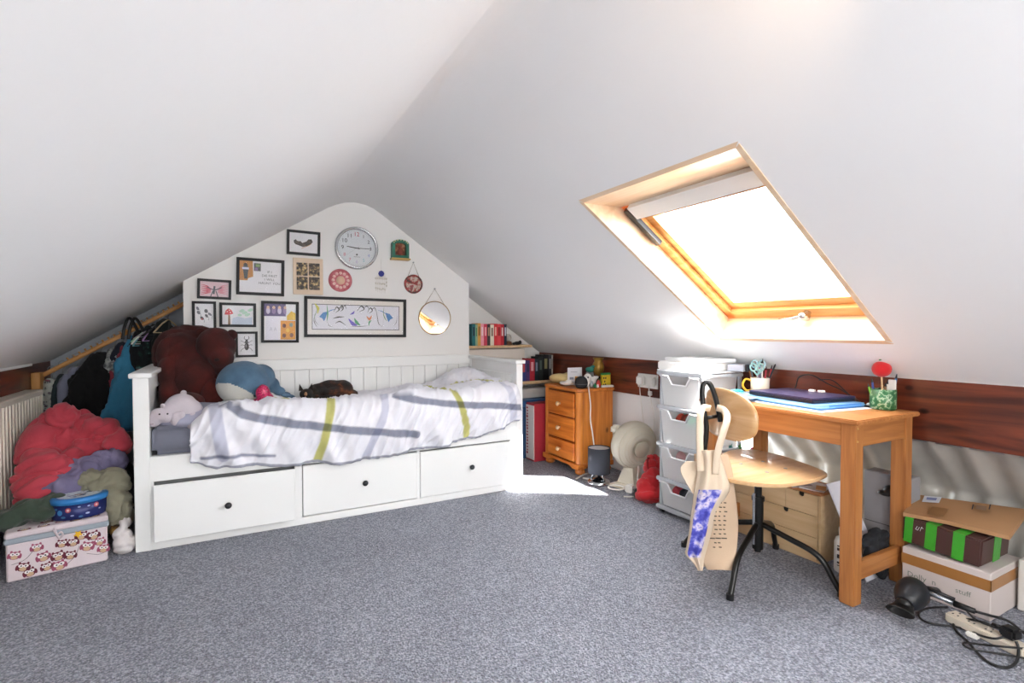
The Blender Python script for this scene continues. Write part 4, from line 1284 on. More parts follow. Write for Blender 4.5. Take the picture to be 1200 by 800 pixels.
pp = onplane(738, 577, 0)
t = thing('plug_adapter', 'white plug adapter on the carpet beside the coil', 'plug', tuple(pp))
q = MB(); q.X = Matrix.Translation(pp) @ Matrix.Rotation(.4, 4, 'Z'); q.box((0, 0, .026), (.06, .05, .048), bev=.008, seg=2); q.build('adapter_body', WPLAST, t)
q = MB(); q.X = Matrix.Translation(pp) @ Matrix.Rotation(.4, 4, 'Z')
for d_ in (-.012, .012):
    q.cyl((d_, -.025, .026), (d_, -.042, .026), .003, n=8)
q.build('pin', CHROME, t)['kind'] = 'stuff'
pb = onplane(746, 583, 0)
q = MB(); q.lathe([(.012, 0), (.020, .006), (.022, .022), (.016, .045), (.008, .055), (0, .056)], tuple(pb), 16)
tag(q.build('black_plug', BLACK), 'rounded black plug on the carpet before the red bag', 'plug')

# --- red bag
q = MB()
for p, r in (((2.235, 2.345, .080), (.085, .075, .085)), ((2.215, 2.330, .045), (.095, .080, .05)), ((2.27, 2.37, .11), (.075, .06, .08)), ((2.31, 2.41, .17), (.055, .045, .06)), ((2.34, 2.44, .21), (.04, .04, .04))):
    q.ball(p, r)
rb = soft(q, .007, 6, .003, 20, ridge=.010, rfreq=9, seed=2)
t = thing('red_bag', 'crumpled red fabric bag slumped left of the drawer tower', 'bag', (2.24, 2.36, 0))
rb.build('bag_body', col('#B8161F', .8, var=.12, scale=20, sheen=.2), t)
q = MB(); q.tube(cat_rom([(2.25, 2.37, .155), (2.24, 2.38, .20), (2.28, 2.42, .235), (2.31, 2.43, .215)], 8), .006, 8); q.build('drawcord', col('#8E1018', .8), t)

# ================================================================== eaves store and its curtain
struct(MB().bx(XR + .05, XR + .55, YB, YA, .90, .93).build('ceiling', col('#77716A', .9)), 'dark cover board added above the eaves store against light leaks')  # unseen board added to keep sunlight from leaking in at the eaves
CURT = blotch('satin_curtain', [(0.3, '#A19F99'), (0.7, '#C4C1B9')], 5, .30, (1, 1, .4), .1)
vs = []
ny_, nz_ = 420, 36
for i in range(ny_ + 1):
    y = -.9 + 2.90 * i / ny_
    for j in range(nz_ + 1):
        z = .005 + (.575 - .005) * j / nz_
        g = j / nz_
        x = XR + .060 + .250 * min(1, (1 - g) * 2.3) + .020 * math.sin(y * 46 + 2.5 * noise.noise(Vector((y * 3, z * 1.5, 1)))) * (.45 + .55 * g) + .045 * noise.noise(Vector((y * 6, z * 5, 3))) * (1 - .7 * g) + .022 * abs(noise.noise(Vector((y * 11 + z * 6, z * 9, 7)))) * (1 - .4 * g)
        vs.append((x, y, z))
fs = [(a, a + 1, a + nz_ + 2, a + nz_ + 1) for i in range(ny_) for j in range(nz_) for a in [i * (nz_ + 1) + j]]
t = thing('eaves_curtain', 'silvery gathered curtain hanging below the right beam', 'curtain', (XR + .07, .6, 0))
MB().add(vs, fs, 0, True).build('cloth', CURT, t)
q = MB(); q.cyl((XR + .060, -.9, .570), (XR + .060, 2.0, .570), .006, n=8); q.build('curtain_wire', STEEL, t)

# ================================================================== drawer tower
TX0, TX1, TY0, TY1 = 2.15, 2.46, 1.885, 2.195
GREYP = col('#B5B9BF', .4, var=.01)
MILK = milky('milky_plastic', '#F6F7F8', .88)
MILKW = col('#F2F3F5', .35, var=.01)
tw = thing('drawer_tower', 'tall grey framed tower of four translucent white plastic drawers on castors', 'drawer unit', ((TX0 + TX1) / 2, (TY0 + TY1) / 2, 0))
for x in (TX0 + .012, TX1 - .012):
    for y in (TY0 + .010, TY1 - .010):
        MB().bx(x - .010, x + .010, y - .009, y + .009, .035, .80, bev=.004).build('post', GREYP, tw)
for z in (.030, .190, .388, .598, .790):
    q = MB()
    q.bx(TX0 - .012, TX0 + .010, TY0 - .008, TY1 + .012, z - .010, z + .012, bev=.005, seg=2)
    q.bx(TX0, TX1, TY0 - .006, TY0 + .012, z - .010, z + .008, bev=.004)
    q.bx(TX0, TX1, TY1 - .012, TY1 + .006, z - .010, z + .008, bev=.004)
    q.build('shelf_frame', GREYP, tw)
MB().bx(TX0 - .01, TX1, TY0 - .008, TY1 + .01, .802, .812, bev=.004).build('top_plate', MILKW, tw)
for x in (TX0 + .02, TX1 - .03):
    for y in (TY0 + .02, TY1 - .02):
        q = MB(); q.cyl((x - .01, y - .010, .016), (x - .01, y + .010, .016), .016, n=14); q.bx(x - .012, x + .012, y - .006, y + .006, .02, .03); q.build('castor', BLACK, tw)
cont = {0: None, 1: [('#2E8A68', -.04), ('#B0402C', .03), ('#7A2E20', .0)], 2: [('#E2B0B0', .03), ('#D8D0C8', -.04)], 3: [('#232329', -.02), ('#C44A54', .05), ('#30303A', .0)]}
for k, (z0, z1) in enumerate(((.612, .778), (.402, .586), (.204, .376), (.046, .178))):
    dr = MB()
    ya, yb_ = TY0 + .020, TY1 - .020
    ym = (ya + yb_) / 2
    ins = .012
    hn = .045
    # tapered tub: left, right, back, bottom
    B = lambda x, y, z: (x + (ins if x < 2.3 else -ins) * (z1 - z) / (z1 - z0), y + (ins if y < ym else -ins) * (z1 - z) / (z1 - z0), z)
    dr.add([B(TX0 - .006, ya, z0), B(TX1 - .02, ya, z0), B(TX1 - .02, yb_, z0), B(TX0 - .006, yb_, z0), B(TX0 - .006, ya, z1), B(TX1 - .02, ya, z1), B(TX1 - .02, yb_, z1), B(TX0 - .006, yb_, z1)],
           [(0, 3, 2, 1), (0, 1, 5, 4), (1, 2, 6, 5), (2, 3, 7, 6)])
    out = [(ya, z0), (yb_, z0), (yb_, z1), (ym + .075, z1), (ym + .052, z1 - hn), (ym - .052, z1 - hn), (ym - .075, z1), (ya, z1)]
    fv = [B(TX0 - .006, y, z) for y, z in out]
    dr.add(fv, [(0, 5, 4, 1), (1, 4, 3, 2), (0, 7, 6, 5)])
    d = dr.build('drawer', MILK, tw)
    lip = MB()
    pts_ = [B(TX0 - .010, yb_ + .004, z1), B(TX0 - .010, ym + .078, z1), B(TX0 - .012, ym + .055, z1 - hn - .002), B(TX0 - .012, ym - .055, z1 - hn - .002), B(TX0 - .010, ym - .078, z1), B(TX0 - .010, ya - .004, z1)]
    lip.tube(pts_, .0055, 8); lip.build('handle_lip', MILKW, d)
    if cont[k]:
        for h, dy in cont[k]:
            q = MB(); q.ball((TX0 + .045, ym + dy, z1 - .050), (.030, .034, .036)); q.ball((TX0 + .09, ym - dy, z1 - .06), (.05, .05, .04))
            soft(q, .008, 2, .008, 40, seed=k).build('drawer_contents', col(h, .8, var=.2), d)
    q = MB(); q.bx(TX0 + .03, TX1 - .05, ya + .03, yb_ - .03, z0 + .004, z0 + (z1 - z0) * .55, bev=.02, seg=2)
    q.build('drawer_contents', col(['#E4E2E0', '#DEDCD6', '#E0C4C2', '#D9D4CE'][k], .8, var=.1, scale=18), d)
# papers on the tower
tag(MB().box((2.30, 2.06, .835), (.30, .30, .044), rz=.06, bev=.006, seg=2).build('white_box_lid', col('#F3F2F0', .6)), 'wide white box or lid lying on top of the drawer tower', 'box')
tag(MB().box((2.31, 2.05, .868), (.24, .30, .020), rz=-.12, bev=.004, seg=2).build('white_pad', col('#F1F1F2', .6)), 'white pad of paper, topmost on the drawer tower', 'pad')
t = thing('notebook', 'grey notebook with dark spine lying at the right end of the tower top', 'notebook', (2.40, 1.885, .812))
q = MB(); q.box((2.405, 1.865, .832), (.11, .085, .036), rz=.3, bev=.003); q.build('cover', col('#B4B9C6', .5), t)
q = MB(); q.box((2.428, 1.818, .832), (.09, .016, .038), rz=.3, bev=.003); q.build('spine', col('#33363F', .5), t)

# ================================================================== desk
DX0, DX1, DY0, DY1, DZ = 2.012, 2.462, 1.055, 1.788, .702
dk = thing('desk', 'plain oak-coloured wooden desk with square legs under the roof window', 'desk', (2.24, 1.46, 0))
MB().bx(DX0, DX1, DY0, DY1, DZ - .018, DZ, bev=.004, seg=2).build('desk_top', DESKW, dk)
L_ = .054
legs = [(DX0 + .018, DY0 + .018), (DX1 - .018 - L_, DY0 + .018), (DX0 + .018, DY1 - .018 - L_), (DX1 - .018 - L_, DY1 - .018 - L_)]
for x, y in legs:
    MB().bx(x, x + L_, y, y + L_, 0, DZ - .019, bev=.003, seg=2).build('leg', DESKV, dk)
MB().bx(DX0 + .022, DX0 + .042, DY0 + .018 + L_, DY1 - .018 - L_, .596, DZ - .019, bev=.002).build('apron', DESKW, dk)
MB().bx(DX1 - .042, DX1 - .022, DY0 + .018 + L_, DY1 - .018 - L_, .596, DZ - .019, bev=.002).build('apron', DESKW, dk)
DESKX = wood('desk_oak_cross', '#9E6233', '#B87A42', 'X', 4.0, 0.45, stretch=14)
for y in (DY0 + .022, DY1 - .042):
    MB().bx(DX0 + .018 + L_, DX1 - .018 - L_, y, y + .020, .596, DZ - .019, bev=.002).build('apron', DESKX, dk)
    MB().bx(DX0 + .018 + L_, DX1 - .018 - L_, y + .006, y + .028, .085, .155, bev=.002).build('side_stretcher', DESKX, dk)
for x, y in ((DX0 + .0175 + L_, DY0 + .0178), ):
    for z in (.62, .668):
        q = MB(); q.cyl((x - L_ + .012, DY0 + .0185, z), (x - L_ + .012, DY0 + .0150, z), .004, n=10); q.build('screw_cap', col('#C9A060', .4), dk)

# --- things on the desk
tag(MB().box((2.265, 1.425, DZ + .002), (.33, .44, .003), rz=-.13).build('paper_sheet', col('#E9EAF2', .7)), 'white paper sheets under the blue sleeve on the desk', 'paper')
t = thing('laptop_sleeve', 'light blue padded sleeve lying under the purple laptop', 'laptop sleeve', (2.27, 1.43, DZ))
q = MB(); q.box((2.265, 1.425, DZ + .0135), (.285, .39, .018), rz=-.13, bev=.008, seg=3); q.build('sleeve_body', col('#7FB2E6', .6, var=.05), t)
q = MB(); q.box((2.262, 1.255, DZ + .0135), (.20, .05, .014), rz=-.13, bev=.005, seg=2); q.build('sleeve_flap', col('#4E8FD8', .6), t)
t = thing('laptop', 'closed dark purple laptop on the desk', 'laptop', (2.28, 1.44, DZ + .02))
q = MB(); q.box((2.275, 1.445, DZ + .032), (.255, .345, .012), rz=-.14, bev=.004, seg=2); q.build('laptop_base', col('#1E2030', .4), t)
q = MB(); q.box((2.275, 1.445, DZ + .0425), (.255, .345, .008), rz=-.14, bev=.003, seg=2); q.build('laptop_lid', col('#4A4468', .35, .4, var=.03), t)
for k, (x, y) in enumerate(((2.36, 1.44), (2.365, 1.40))):
    tag(MB().box((x, y, DZ + .052), (.020, .026, .010), rz=.2 + k, bev=.002).build('eraser', col('#EFEDEA', .6)), ('left' if k == 0 else 'right') + ' of two small white erasers on the purple laptop', 'eraser')
t = thing('pen_mug', 'cream mug with yellow handle full of pens and scissors', 'mug', (2.402, 1.738, DZ))
MX, MY = 2.402, 1.738
q = MB(); q.lathe([(.036, 0), (.040, .004), (.044, .04), (.045, .084), (.042, .085), (.040, .01), (0, .008)], (MX, MY, DZ + .001), 32); q.build('mug_body', col('#F0E8D6', .3), t)
q = MB(); d_ = Vector((-.70, .71, 0)); q.tube(cat_rom([Vector((MX, MY, DZ + .070)) + d_ * .042, Vector((MX, MY, DZ + .076)) + d_ * .068, Vector((MX, MY, DZ + .045)) + d_ * .082, Vector((MX, MY, DZ + .018)) + d_ * .064, Vector((MX, MY, DZ + .022)) + d_ * .040], 6), .0055, 8); q.build('mug_handle', col('#E2B02C', .35), t)
def pen(name, label, base, tip, r, c, grp=None, cap=None):
    t = thing(name, label, 'pen' if name != 'pencil' else 'pencil', base, 0, grp)
    b, e = Vector(base), Vector(tip)
    q = MB(); q.cyl(b, b + (e - b) * .86, r, n=8); q.build('barrel', c, t)
    q = MB(); q.cyl(b + (e - b) * .86, e, r, r * .35, n=8); q.build('tip', cap or INK, t)
pens = [('#C8343C', 'red pen at the right rim of the cream mug', (.028, -.02), (.045, -.035), .150), ('#2A2C34', 'black pen leaning right out of the cream mug', (.016, -.01), (.050, -.055), .165), ('#8AA8C8', 'grey-blue pen in the middle of the cream mug', (.0, .0), (.01, .0), .175),
        ('#D88AA0', 'pink pen in the cream mug', (.010, .006), (.004, .012), .168), ('#E6E6E6', 'white pen standing tallest in the cream mug', (-.008, -.012), (-.004, -.018), .185), ('#B83040', 'dark red pen beside the red one in the cream mug', (.02, -.004), (.034, -.012), .142),
        ('#54585E', 'slate pen at the left of the cream mug', (-.02, .012), (-.038, .03), .150), ('#8C5A30', 'brown pencil leaning left in the cream mug', (-.016, .02), (-.03, .045), .135)]
for h, lb, a_, b_, L in pens:
    pen('pen', lb, (MX + a_[0], MY + a_[1], DZ + .012), (MX + b_[0], MY + b_[1], DZ + L), .0042, col(h, .4), 'pens in the cream mug')
def scissors(label, c, base, up, side, s=1):
    t = thing('scissors', label, 'scissors', base)
    base, up, side = Vector(base), Vector(up).normalized(), Vector(side).normalized()
    for k in (-1, 1):
        ctr = base + up * .125 * s + side * .017 * k * s
        q = MB(); q.tube([ctr + (up * math.cos(a_ * PI / 8) * .019 + side * math.sin(a_ * PI / 8) * .014) * s for a_ in range(16)], .0042 * s, 7, closed=True)
        q.tube([ctr - up * .018 * s, base + up * .085 * s], .0042 * s, 7)
        q.build('finger_loop', c, t)
        q = MB(); q.tube([base + up * .085 * s, base + side * .004 * k], [.004, .0012], 6); q.build('blade', STEEL, t)
scissors('pale mint scissors standing loops up at the mug front', col('#A8D4D0', .4), (MX - .028, MY - .010, DZ + .015), (-.02, .05, 1), (.5, -.86, 0))
scissors('pale blue scissors behind the mint pair in the mug', col('#B4DCE6', .4), (MX - .004, MY + .008, DZ + .03), (.0, .0, 1), (.5, -.86, 0))
scissors('teal scissors lying flat on papers left of the mug', col('#2E9FA8', .4), (2.20, 1.60, DZ + .028), (-.05, 1, .05), (1, .05, 0), .9)
t = thing('paper_pile', 'pile of pale blue papers at the left end of the desk', 'papers', (2.20, 1.74, DZ))
for k in range(4):
    MB().box((2.18 + .006 * k, 1.680 - .01 * k, DZ + .0065 + .004 * k), (.24, .16, .0032), rz=.1 * k - .15, bev=.0005).build('sheet', col(['#E6E9F2', '#A9CBE8', '#DDE6F0', '#8FC4DC'][k], .7), t)
for k, (x, y, h, lb) in enumerate(((2.375, 1.655, '#A5572E', 'small brown clay piece right of the mug base'), (2.40, 1.60, '#C9B8A0', 'small beige trinket behind the laptop left end'), (2.415, 1.55, '#B07A50', 'small copper trinket behind the laptop'), (2.41, 1.22, '#CFCFD2', 'tiny silver trinket behind laptop right end'))):
    q = MB(); q.ball((x, y, DZ + .011), (.014, .012, .009), 10); q.ball((x + .012, y - .01, DZ + .010), (.009, .01, .008), 10)
    tag(soft(q, .003, 1).build('trinket', col(h, .5, var=.2)), lb, 'trinket')
q = MB(); q.tube(cat_rom([(2.40, 1.62, DZ + .006), (2.445, 1.58, DZ + .04), (2.45, 1.56, DZ + .10), (2.452, 1.50, DZ + .115), (2.45, 1.42, DZ + .08), (2.445, 1.36, DZ + .06), (2.44, 1.30, DZ + .03), (2.42, 1.25, DZ + .006)], 8), .003, 7)
q.tube(cat_rom([(2.445, 1.46, DZ + .095), (2.45, 1.40, DZ + .098), (2.44, 1.33, DZ + .05), (2.43, 1.28, DZ + .006)], 8), .0026, 7)
tag(q.build('laptop_cable', BLACK), 'thin black cable arching behind the laptop against the beam', 'cable')
tag(MB().box((2.40, 1.235, DZ + .005), (.02, .08, .008), rz=-.3, bev=.002).build('black_pen', BLACK), 'black pen lying behind the right end of the laptop', 'pen')
# green pot with pincushion
GX, GYY = 2.405, 1.165
t = thing('green_pot', 'dark green patterned pen pot at the right end of the desk', 'pot', (GX, GYY, DZ))
q = MB(); q.lathe([(.044, 0), (.047, .004), (.047, .083), (.043, .084), (.043, .01), (0, .008)], (GX, GYY, DZ + .001), 28); q.build('pot_body', blotch('green_pattern', [(0.42, '#1F5A34'), (0.52, '#3C7A4C'), (0.60, '#A9C0A0'), (0.64, '#2F6A40')], 45, .4), t)
for k, (h, lb, a_, b_, L) in enumerate((('#C9A078', 'tan pencil in the green pot', (.0, .0), (-.004, .004), .115), ('#E0D8CC', 'cream pen in the green pot', (.01, -.01), (.015, -.01), .12), ('#3A4A8C', 'blue pen at the left of the green pot', (-.015, .02), (-.03, .03), .128), ('#2E6A9A', 'steel-blue pen at the right rim of the green pot', (.022, -.02), (.034, -.034), .148),
                                      ('#7ABF3C', 'lime green pen at the left rim of the green pot', (-.02, .022), (-.034, .042), .105), ('#8C6A4A', 'brown pencil in the green pot', (-.004, -.006), (-.002, -.01), .11))):
    pen('pen', lb, (GX + a_[0], GYY + a_[1], DZ + .012), (GX + b_[0], GYY + b_[1], DZ + L), .0045, col(h, .4), 'pens in the green pot')
q = MB(); q.bx(GX + .012, GX + .02, GYY - .04, GYY - .012, DZ + .03, DZ + .125, bev=.002); tag(q.build('white_tag', col('#E8E6E0', .6)), 'white card slip standing in the green pot', 'card')
t = thing('tomato_pincushion', 'red felt tomato with green leaves on a stick in the green pot', 'pincushion', (GX, GYY, DZ + .05))
q = MB(); q.cyl((GX - .002, GYY, DZ + .015), (GX - .006, GYY + .004, DZ + .14), .0035, n=8); q.build('stick', PALEW, t)
q = MB(); q.ball((GX - .006, GYY + .004, DZ + .168), (.036, .036, .034), 20); q.build('felt_ball', col('#C4141C', .85, var=.1, sheen=.3), t)
for an in (0.3, 1.9, 3.4, 5.0):
    q = MB(); p0 = Vector((GX - .006, GYY + .004, DZ + .203)); e = Vector((math.cos(an), math.sin(an), 0))
    s_ = e.cross(Vector((0, 0, 1)))
    q.add([p0, p0 + e * .016 + s_ * .010 + Vector((0, 0, .008)), p0 + e * .040 + Vector((0, 0, .004)), p0 + e * .016 - s_ * .010 + Vector((0, 0, .008)), p0 + e * .016 + Vector((0, 0, .013))], [(0, 1, 4), (1, 2, 4), (2, 3, 4), (3, 0, 4)])
    o = q.build('leaf', col('#1E6A34', .8), t); md = o.modifiers.new('t', 'SOLIDIFY'); md.thickness = .003

# ================================================================== under the desk
MDX, MDY0, MDY1, MDZ = 2.275, 1.345, 1.965, .310
md_ = thing('mini_drawers', 'birch plywood mini chest of small drawers on the carpet under the desk', 'drawer chest', (2.37, 1.65, 0))
MB().bx(MDX + .004, 2.475, MDY0, MDY0 + .010, 0, MDZ - .010).build('side_panel', PALEW, md_)
MB().bx(MDX + .004, 2.475, MDY1 - .010, MDY1, 0, MDZ - .010).build('side_panel', PALEW, md_)
MB().bx(MDX + .002, 2.475, MDY0, MDY1, MDZ - .010, MDZ, bev=.001).build('top_panel', wood('birch_top', '#A5673A', '#B87B4A', 'Y', 3), md_)
MB().bx(MDX + .006, 2.475, MDY0 + .01, MDY1 - .01, 0, .008).build('bottom_panel', PALEW, md_)
MB().bx(2.465, 2.475, MDY0 + .01, MDY1 - .01, .008, MDZ - .01).build('back_panel', PALEW, md_)
def mdrawer(y0, y1, z0, z1):
    m_ = (y0 + y1) / 2
    out = [(y0, z0), (y1, z0), (y1, z1), (m_ + .014, z1), (m_ + .012, z1 - .014), (m_, z1 - .020), (m_ - .012, z1 - .014), (m_ - .014, z1), (y0, z1)]
    q = MB(); q.prism(out, .007, Matrix(((0, 0, -1, MDX + .006), (1, 0, 0, 0), (0, 1, 0, 0), (0, 0, 0, 1))))
    d = q.build('drawer', PALEW, md_)
    q = MB(); q.bx(MDX + .010, MDX + .014, m_ - .016, m_ + .016, z1 - .024, z1 - .001); q.build('drawer_slot', BLACK, d)
    q = MB(); q.bx(MDX + .015, 2.455, y0 + .006, y1 - .006, z0 + .003, z1 - .03); q.build('drawer_box', PALEW, d)
ya, yb_ = MDY0 + .012, MDY1 - .012
w3 = (yb_ - ya) / 4
for k in range(4):
    mdrawer(ya + k * w3 + .001, ya + (k + 1) * w3 - .001, .208, MDZ - .012)
for k in range(2):
    mdrawer(ya + k * 2 * w3 + .001, ya + (k + 1) * 2 * w3 - .001, .112, .205)
mdrawer(ya + .001, yb_ - .001, .010, .109)
# stuff on the mini drawers
for k, (y, h, lb, hh_) in enumerate(((1.93, '#5AA8A0', 'teal tub of pens, leftmost on the mini drawers', .085), (1.87, '#6CB06A', 'green felt-pen box on the mini drawers beside the teal tub', .09), (1.80, '#D8508C', 'bright pink pen box on the mini drawers', .088), (1.745, '#E2B83C', 'yellow pen box on the mini drawers', .080), (1.69, '#7AC04C', 'lime green pen box, rightmost on the mini drawers', .078))):
    t = thing('pen_box', lb, 'pen box', (2.42, y, MDZ), 0, 'coloured pen boxes on the mini drawers')
    MB().bx(2.40, 2.45, y - .025, y + .025, MDZ + .001, MDZ + .06, bev=.003).build('tray', col('#C9CDD6', .3), t)
    for j in range(5):
        q = MB(); q.cyl((2.408 + .007 * j, y - .018 + .009 * j, MDZ + .01), (2.41 + .007 * j, y - .018 + .009 * j, MDZ + hh_ + .006 * ((j * 3) % 4)), .005, n=7); q.build('felt_pen', col(h, .4, var=.1), t)
for k, (x, y, a_, w_, d_, h, lb) in enumerate(((2.36, 1.42, .3, .13, .10, '#E4E2E2', 'crumpled white paper at the near end of the mini drawers'), (2.33, 1.50, -.4, .10, .12, '#B9ABAE', 'greyish pink paper on the mini drawers'), (2.33, 1.60, .1, .09, .11, '#3E9E86', 'teal card lying on the mini drawers'), (2.33, 1.375, .5, .06, .04, '#C99A66', 'small tan card at the front corner of the mini drawers'))):
    tag(MB().box((x, y, MDZ + .004 + .003 * k), (w_, d_, .003), rz=a_, rot=(.04, -.03, a_)).build('paper_scrap', col(h, .7)), lb, 'paper')
t = thing('white_bottle', 'white plastic bottle with black print by the desk leg', 'bottle', (2.245, 1.295, 0))
bx_, by_ = 2.300, 1.262
q = MB(); q.lathe([(.0, .0), (.030, .0), (.032, .006), (.032, .125), (.026, .142), (.014, .150), (.014, .158), (0, .158)], (bx_, by_, .001), 24); q.build('bottle_body', WPLAST, t)
q = MB(); q.lathe([(.015, .156), (.015, .185), (.013, .188), (0, .188)], (bx_, by_, .001), 20); q.build('cap', WPLAST, t)
q = MB()
for z, h in ((.112, .006), (.095, .012), (.075, .004), (.062, .014), (.040, .008), (.03, .004)):
    q.add([(bx_ + .0324 * math.cos(a_), by_ + .0324 * math.sin(a_), z + dz) for a_ in [PI * .95 + .12 * i for i in range(8)] for dz in (0, h)], [(2 * i, 2 * i + 1, 2 * i + 3, 2 * i + 2) for i in range(7)])
q.build('print', INK, t)
# leaning boards behind the near desk leg
q = MB(); q.X = Matrix.Translation((2.40, 1.155, 0)) @ Matrix.Rotation(math.radians(-25), 4, 'X'); q.bx(-.12, .02, -.006, .0, .004, .40)
tag(q.build('white_board', col('#E1E1EA', .5)), 'tall white board leaning against the mini drawers', 'board')
t = thing('grey_carton', 'dim grey-white carton behind the near desk legs', 'carton', (2.45, 1.18, 0))
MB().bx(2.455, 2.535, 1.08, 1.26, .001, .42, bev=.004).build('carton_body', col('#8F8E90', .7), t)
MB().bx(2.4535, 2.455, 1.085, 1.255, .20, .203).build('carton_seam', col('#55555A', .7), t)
q = MB(); q.ball((2.34, 1.145, .185), (.05, .03, .030)); q.ball((2.28, 1.14, .19), (.05, .025, .020)); q.ball((2.22, 1.135, .185), (.04, .018, .016)); q.ball((2.35, 1.135, .10), (.045, .025, .09)); q.ball((2.28, 1.13, .12), (.05, .022, .06))
tag(soft(q, .007, 3, .004, 30, ridge=.006, rfreq=12).build('black_cloth', col('#1A1C22', .9, bump=.2)), 'bunched black cloth slumped behind the desk stretcher', 'cloth')
q = MB(); q.ball((2.44, 1.14, .36), (.03, .035, .022)); q.ball((2.425, 1.16, .345), (.02, .03, .012))
t = tag(soft(q, .005, 2).build('black_pouch', BLACK), 'small black pouch on the grey carton edge by the desk leg', 'pouch')
t = thing('strap_tangle', 'dark tangle of red and black straps on the carpet behind the chair', 'bag', (2.18, 1.86, 0))
q = MB(); q.ball((2.20, 1.80, .035), (.05, .06, .03)); q.ball((2.17, 1.74, .03), (.03, .04, .025)); soft(q, .006, 2, .004, 40).build('red_part', col('#A82028', .7), t)
q = MB(); q.ball((2.21, 1.84, .08), (.045, .06, .03)); q.ball((2.18, 1.79, .075), (.03, .04, .02)); soft(q, .006, 2, .006, 30).build('black_part', BLACK, t)

# ================================================================== boxes at the right
t = thing('white_carton', 'white cardboard box with brown tape and faint handwriting, lowest of the stack', 'box', (2.47, .94, 0))
WB = dict(x0=2.352, x1=2.60, y0=.786, y1=1.05)
WBY1 = 1.062
MB().bx(2.352, 2.62, .786, WBY1, .001, .172, bev=.003).build('box_body', col('#CFC4C0', .7, var=.04, scale=8), t)
q = MB(); q.bx(2.3505, 2.353, .7845, WBY1 + .001,   .108, .148); q.bx(2.3505, 2.621, .7845, .787,   .108, .148); q.build('brown_tape', col('#A2703C', .35, var=.08), t)
# handwriting on the side facing the room
def side_word(mb, s, size, y, z, x):
    X = Matrix.Translation((x, y, z)) @ Matrix(((0, 0, -1, 0), (-1, 0, 0, 0), (0, 1, 0, 0), (0, 0, 0, 1)))
    mb.text(s, size, X)
q = MB(); side_word(q, 'Dolly  n', .030, .995, .070, 2.3505); side_word(q, 'stuff', .027, .865, .072, 2.3505); q.build('handwriting', col('#7C857A', .7), t)
DB = Matrix.Translation((2.366, .822, .176)) @ Matrix.Rotation(math.radians(3.5), 4, 'X')
t = thing('brown_parcel', 'dark brown parcel with bright green tape bands on the white box', 'parcel', (2.47, .95, .16))
q = MB(); q.X = DB; q.bx(0, .24, 0, .250, .0, .100, bev=.006, seg=2); q.build('parcel_body', col('#4A2F2B', .5, var=.06, scale=10), t)
GT = col('#3F9E2E', .3, var=.1, scale=40, bump=.15, bscale=60)
for y0, y1 in ((.215, .243), (.137, .172), (.050, .086)):
    q = MB(); q.X = DB; q.bx(-.0012, .0, y0, y1, -.0, .1015); q.bx(-.0012, .241, y0, y1, .100, .1015); q.build('green_tape', GT, t)
q = MB(); q.X = DB; q.bx(.10, .16, -.0012, 0, .0, .1015); q.bx(.10, .16, -.001, .25, .1005, .1020); q.build('green_tape', GT, t)
q = MB(); q.X = DB
for p in (((-.0014, .205, .062), (-.0014, .200, .076)), ((-.0014, .198, .060), (-.0014, .193, .075)), ((-.0014, .190, .060), (-.0014, .186, .078)), ((-.0014, .186, .078), (-.0014, .180, .072)), ((-.0014, .206, .064), (-.0014, .200, .060))):
    q.tube(p, .0008, 5)
q.build('white_scribble', col('#E8E8E8', .6), t)
CB = [onplane(1058, 601, .306), onplane(1074, 580, .331), onplane(1206, 598, .331), onplane(1183, 629, .304), onplane(1110, 611, .306)]
t = thing('flattened_carton', 'flattened brown cardboard carton with white label, topmost of the stack', 'carton', tuple(CB[0]))
q = MB(); n = len(CB)
q.add(CB + [p - Vector((0, 0, .014)) for p in CB], [tuple(range(n))[::-1], tuple(range(n, 2 * n))] + [(i, (i + 1) % n, n + (i + 1) % n, n + i) for i in range(n)])
q.build('cardboard', CARD, t)
def on_card(px, py, dz=.0012):
    # height of the sheet at that pixel, by its front/back edge heights
    g = max(0, min(1, (py - (601 + (px - 1058) * .22)) / -21))
    z = .306 + .026 * g
    return onplane(px, py, z + dz)
q = MB(); q.poly([on_card(*p) for p in ((1080, 588.5), (1083, 581.5), (1103.5, 583), (1100, 590))][::-1]); q.build('label', col('#E8E8EE', .6), t)
q = MB(); q.poly([on_card(*p, .0022) for p in ((1085, 586), (1086, 583.2), (1098, 584.2), (1096.5, 587))][::-1]); q.build('label_print', col('#8C94C4', .6), t)
q = MB(); q.poly([on_card(*p) for p in ((1086, 603), (1092, 594), (1112, 597), (1105, 606))][::-1]); q.build('tape_patch', col('#8A6238', .4), t)
for px in (1138, 1158):
    q = MB(); q.poly([on_card(px, 597.5), on_card(px + 1.5, 591.5), on_card(px + 3, 591.7), on_card(px + 1.5, 597.7)][::-1]); q.build('slot', INK, t)
q = MB(); q.poly([on_card(*p) for p in ((1143, 597), (1144, 592.5), (1156, 594), (1155.5, 599))][::-1]); q.build('handle_mark', col('#8A6C54', .8), t)
tag(MB().bx(2.545, 2.60, .70, .775, .001, .19, bev=.004).build('white_packet', col('#D6D2CC', .7)), 'white packet standing right of the box stack', 'packet')

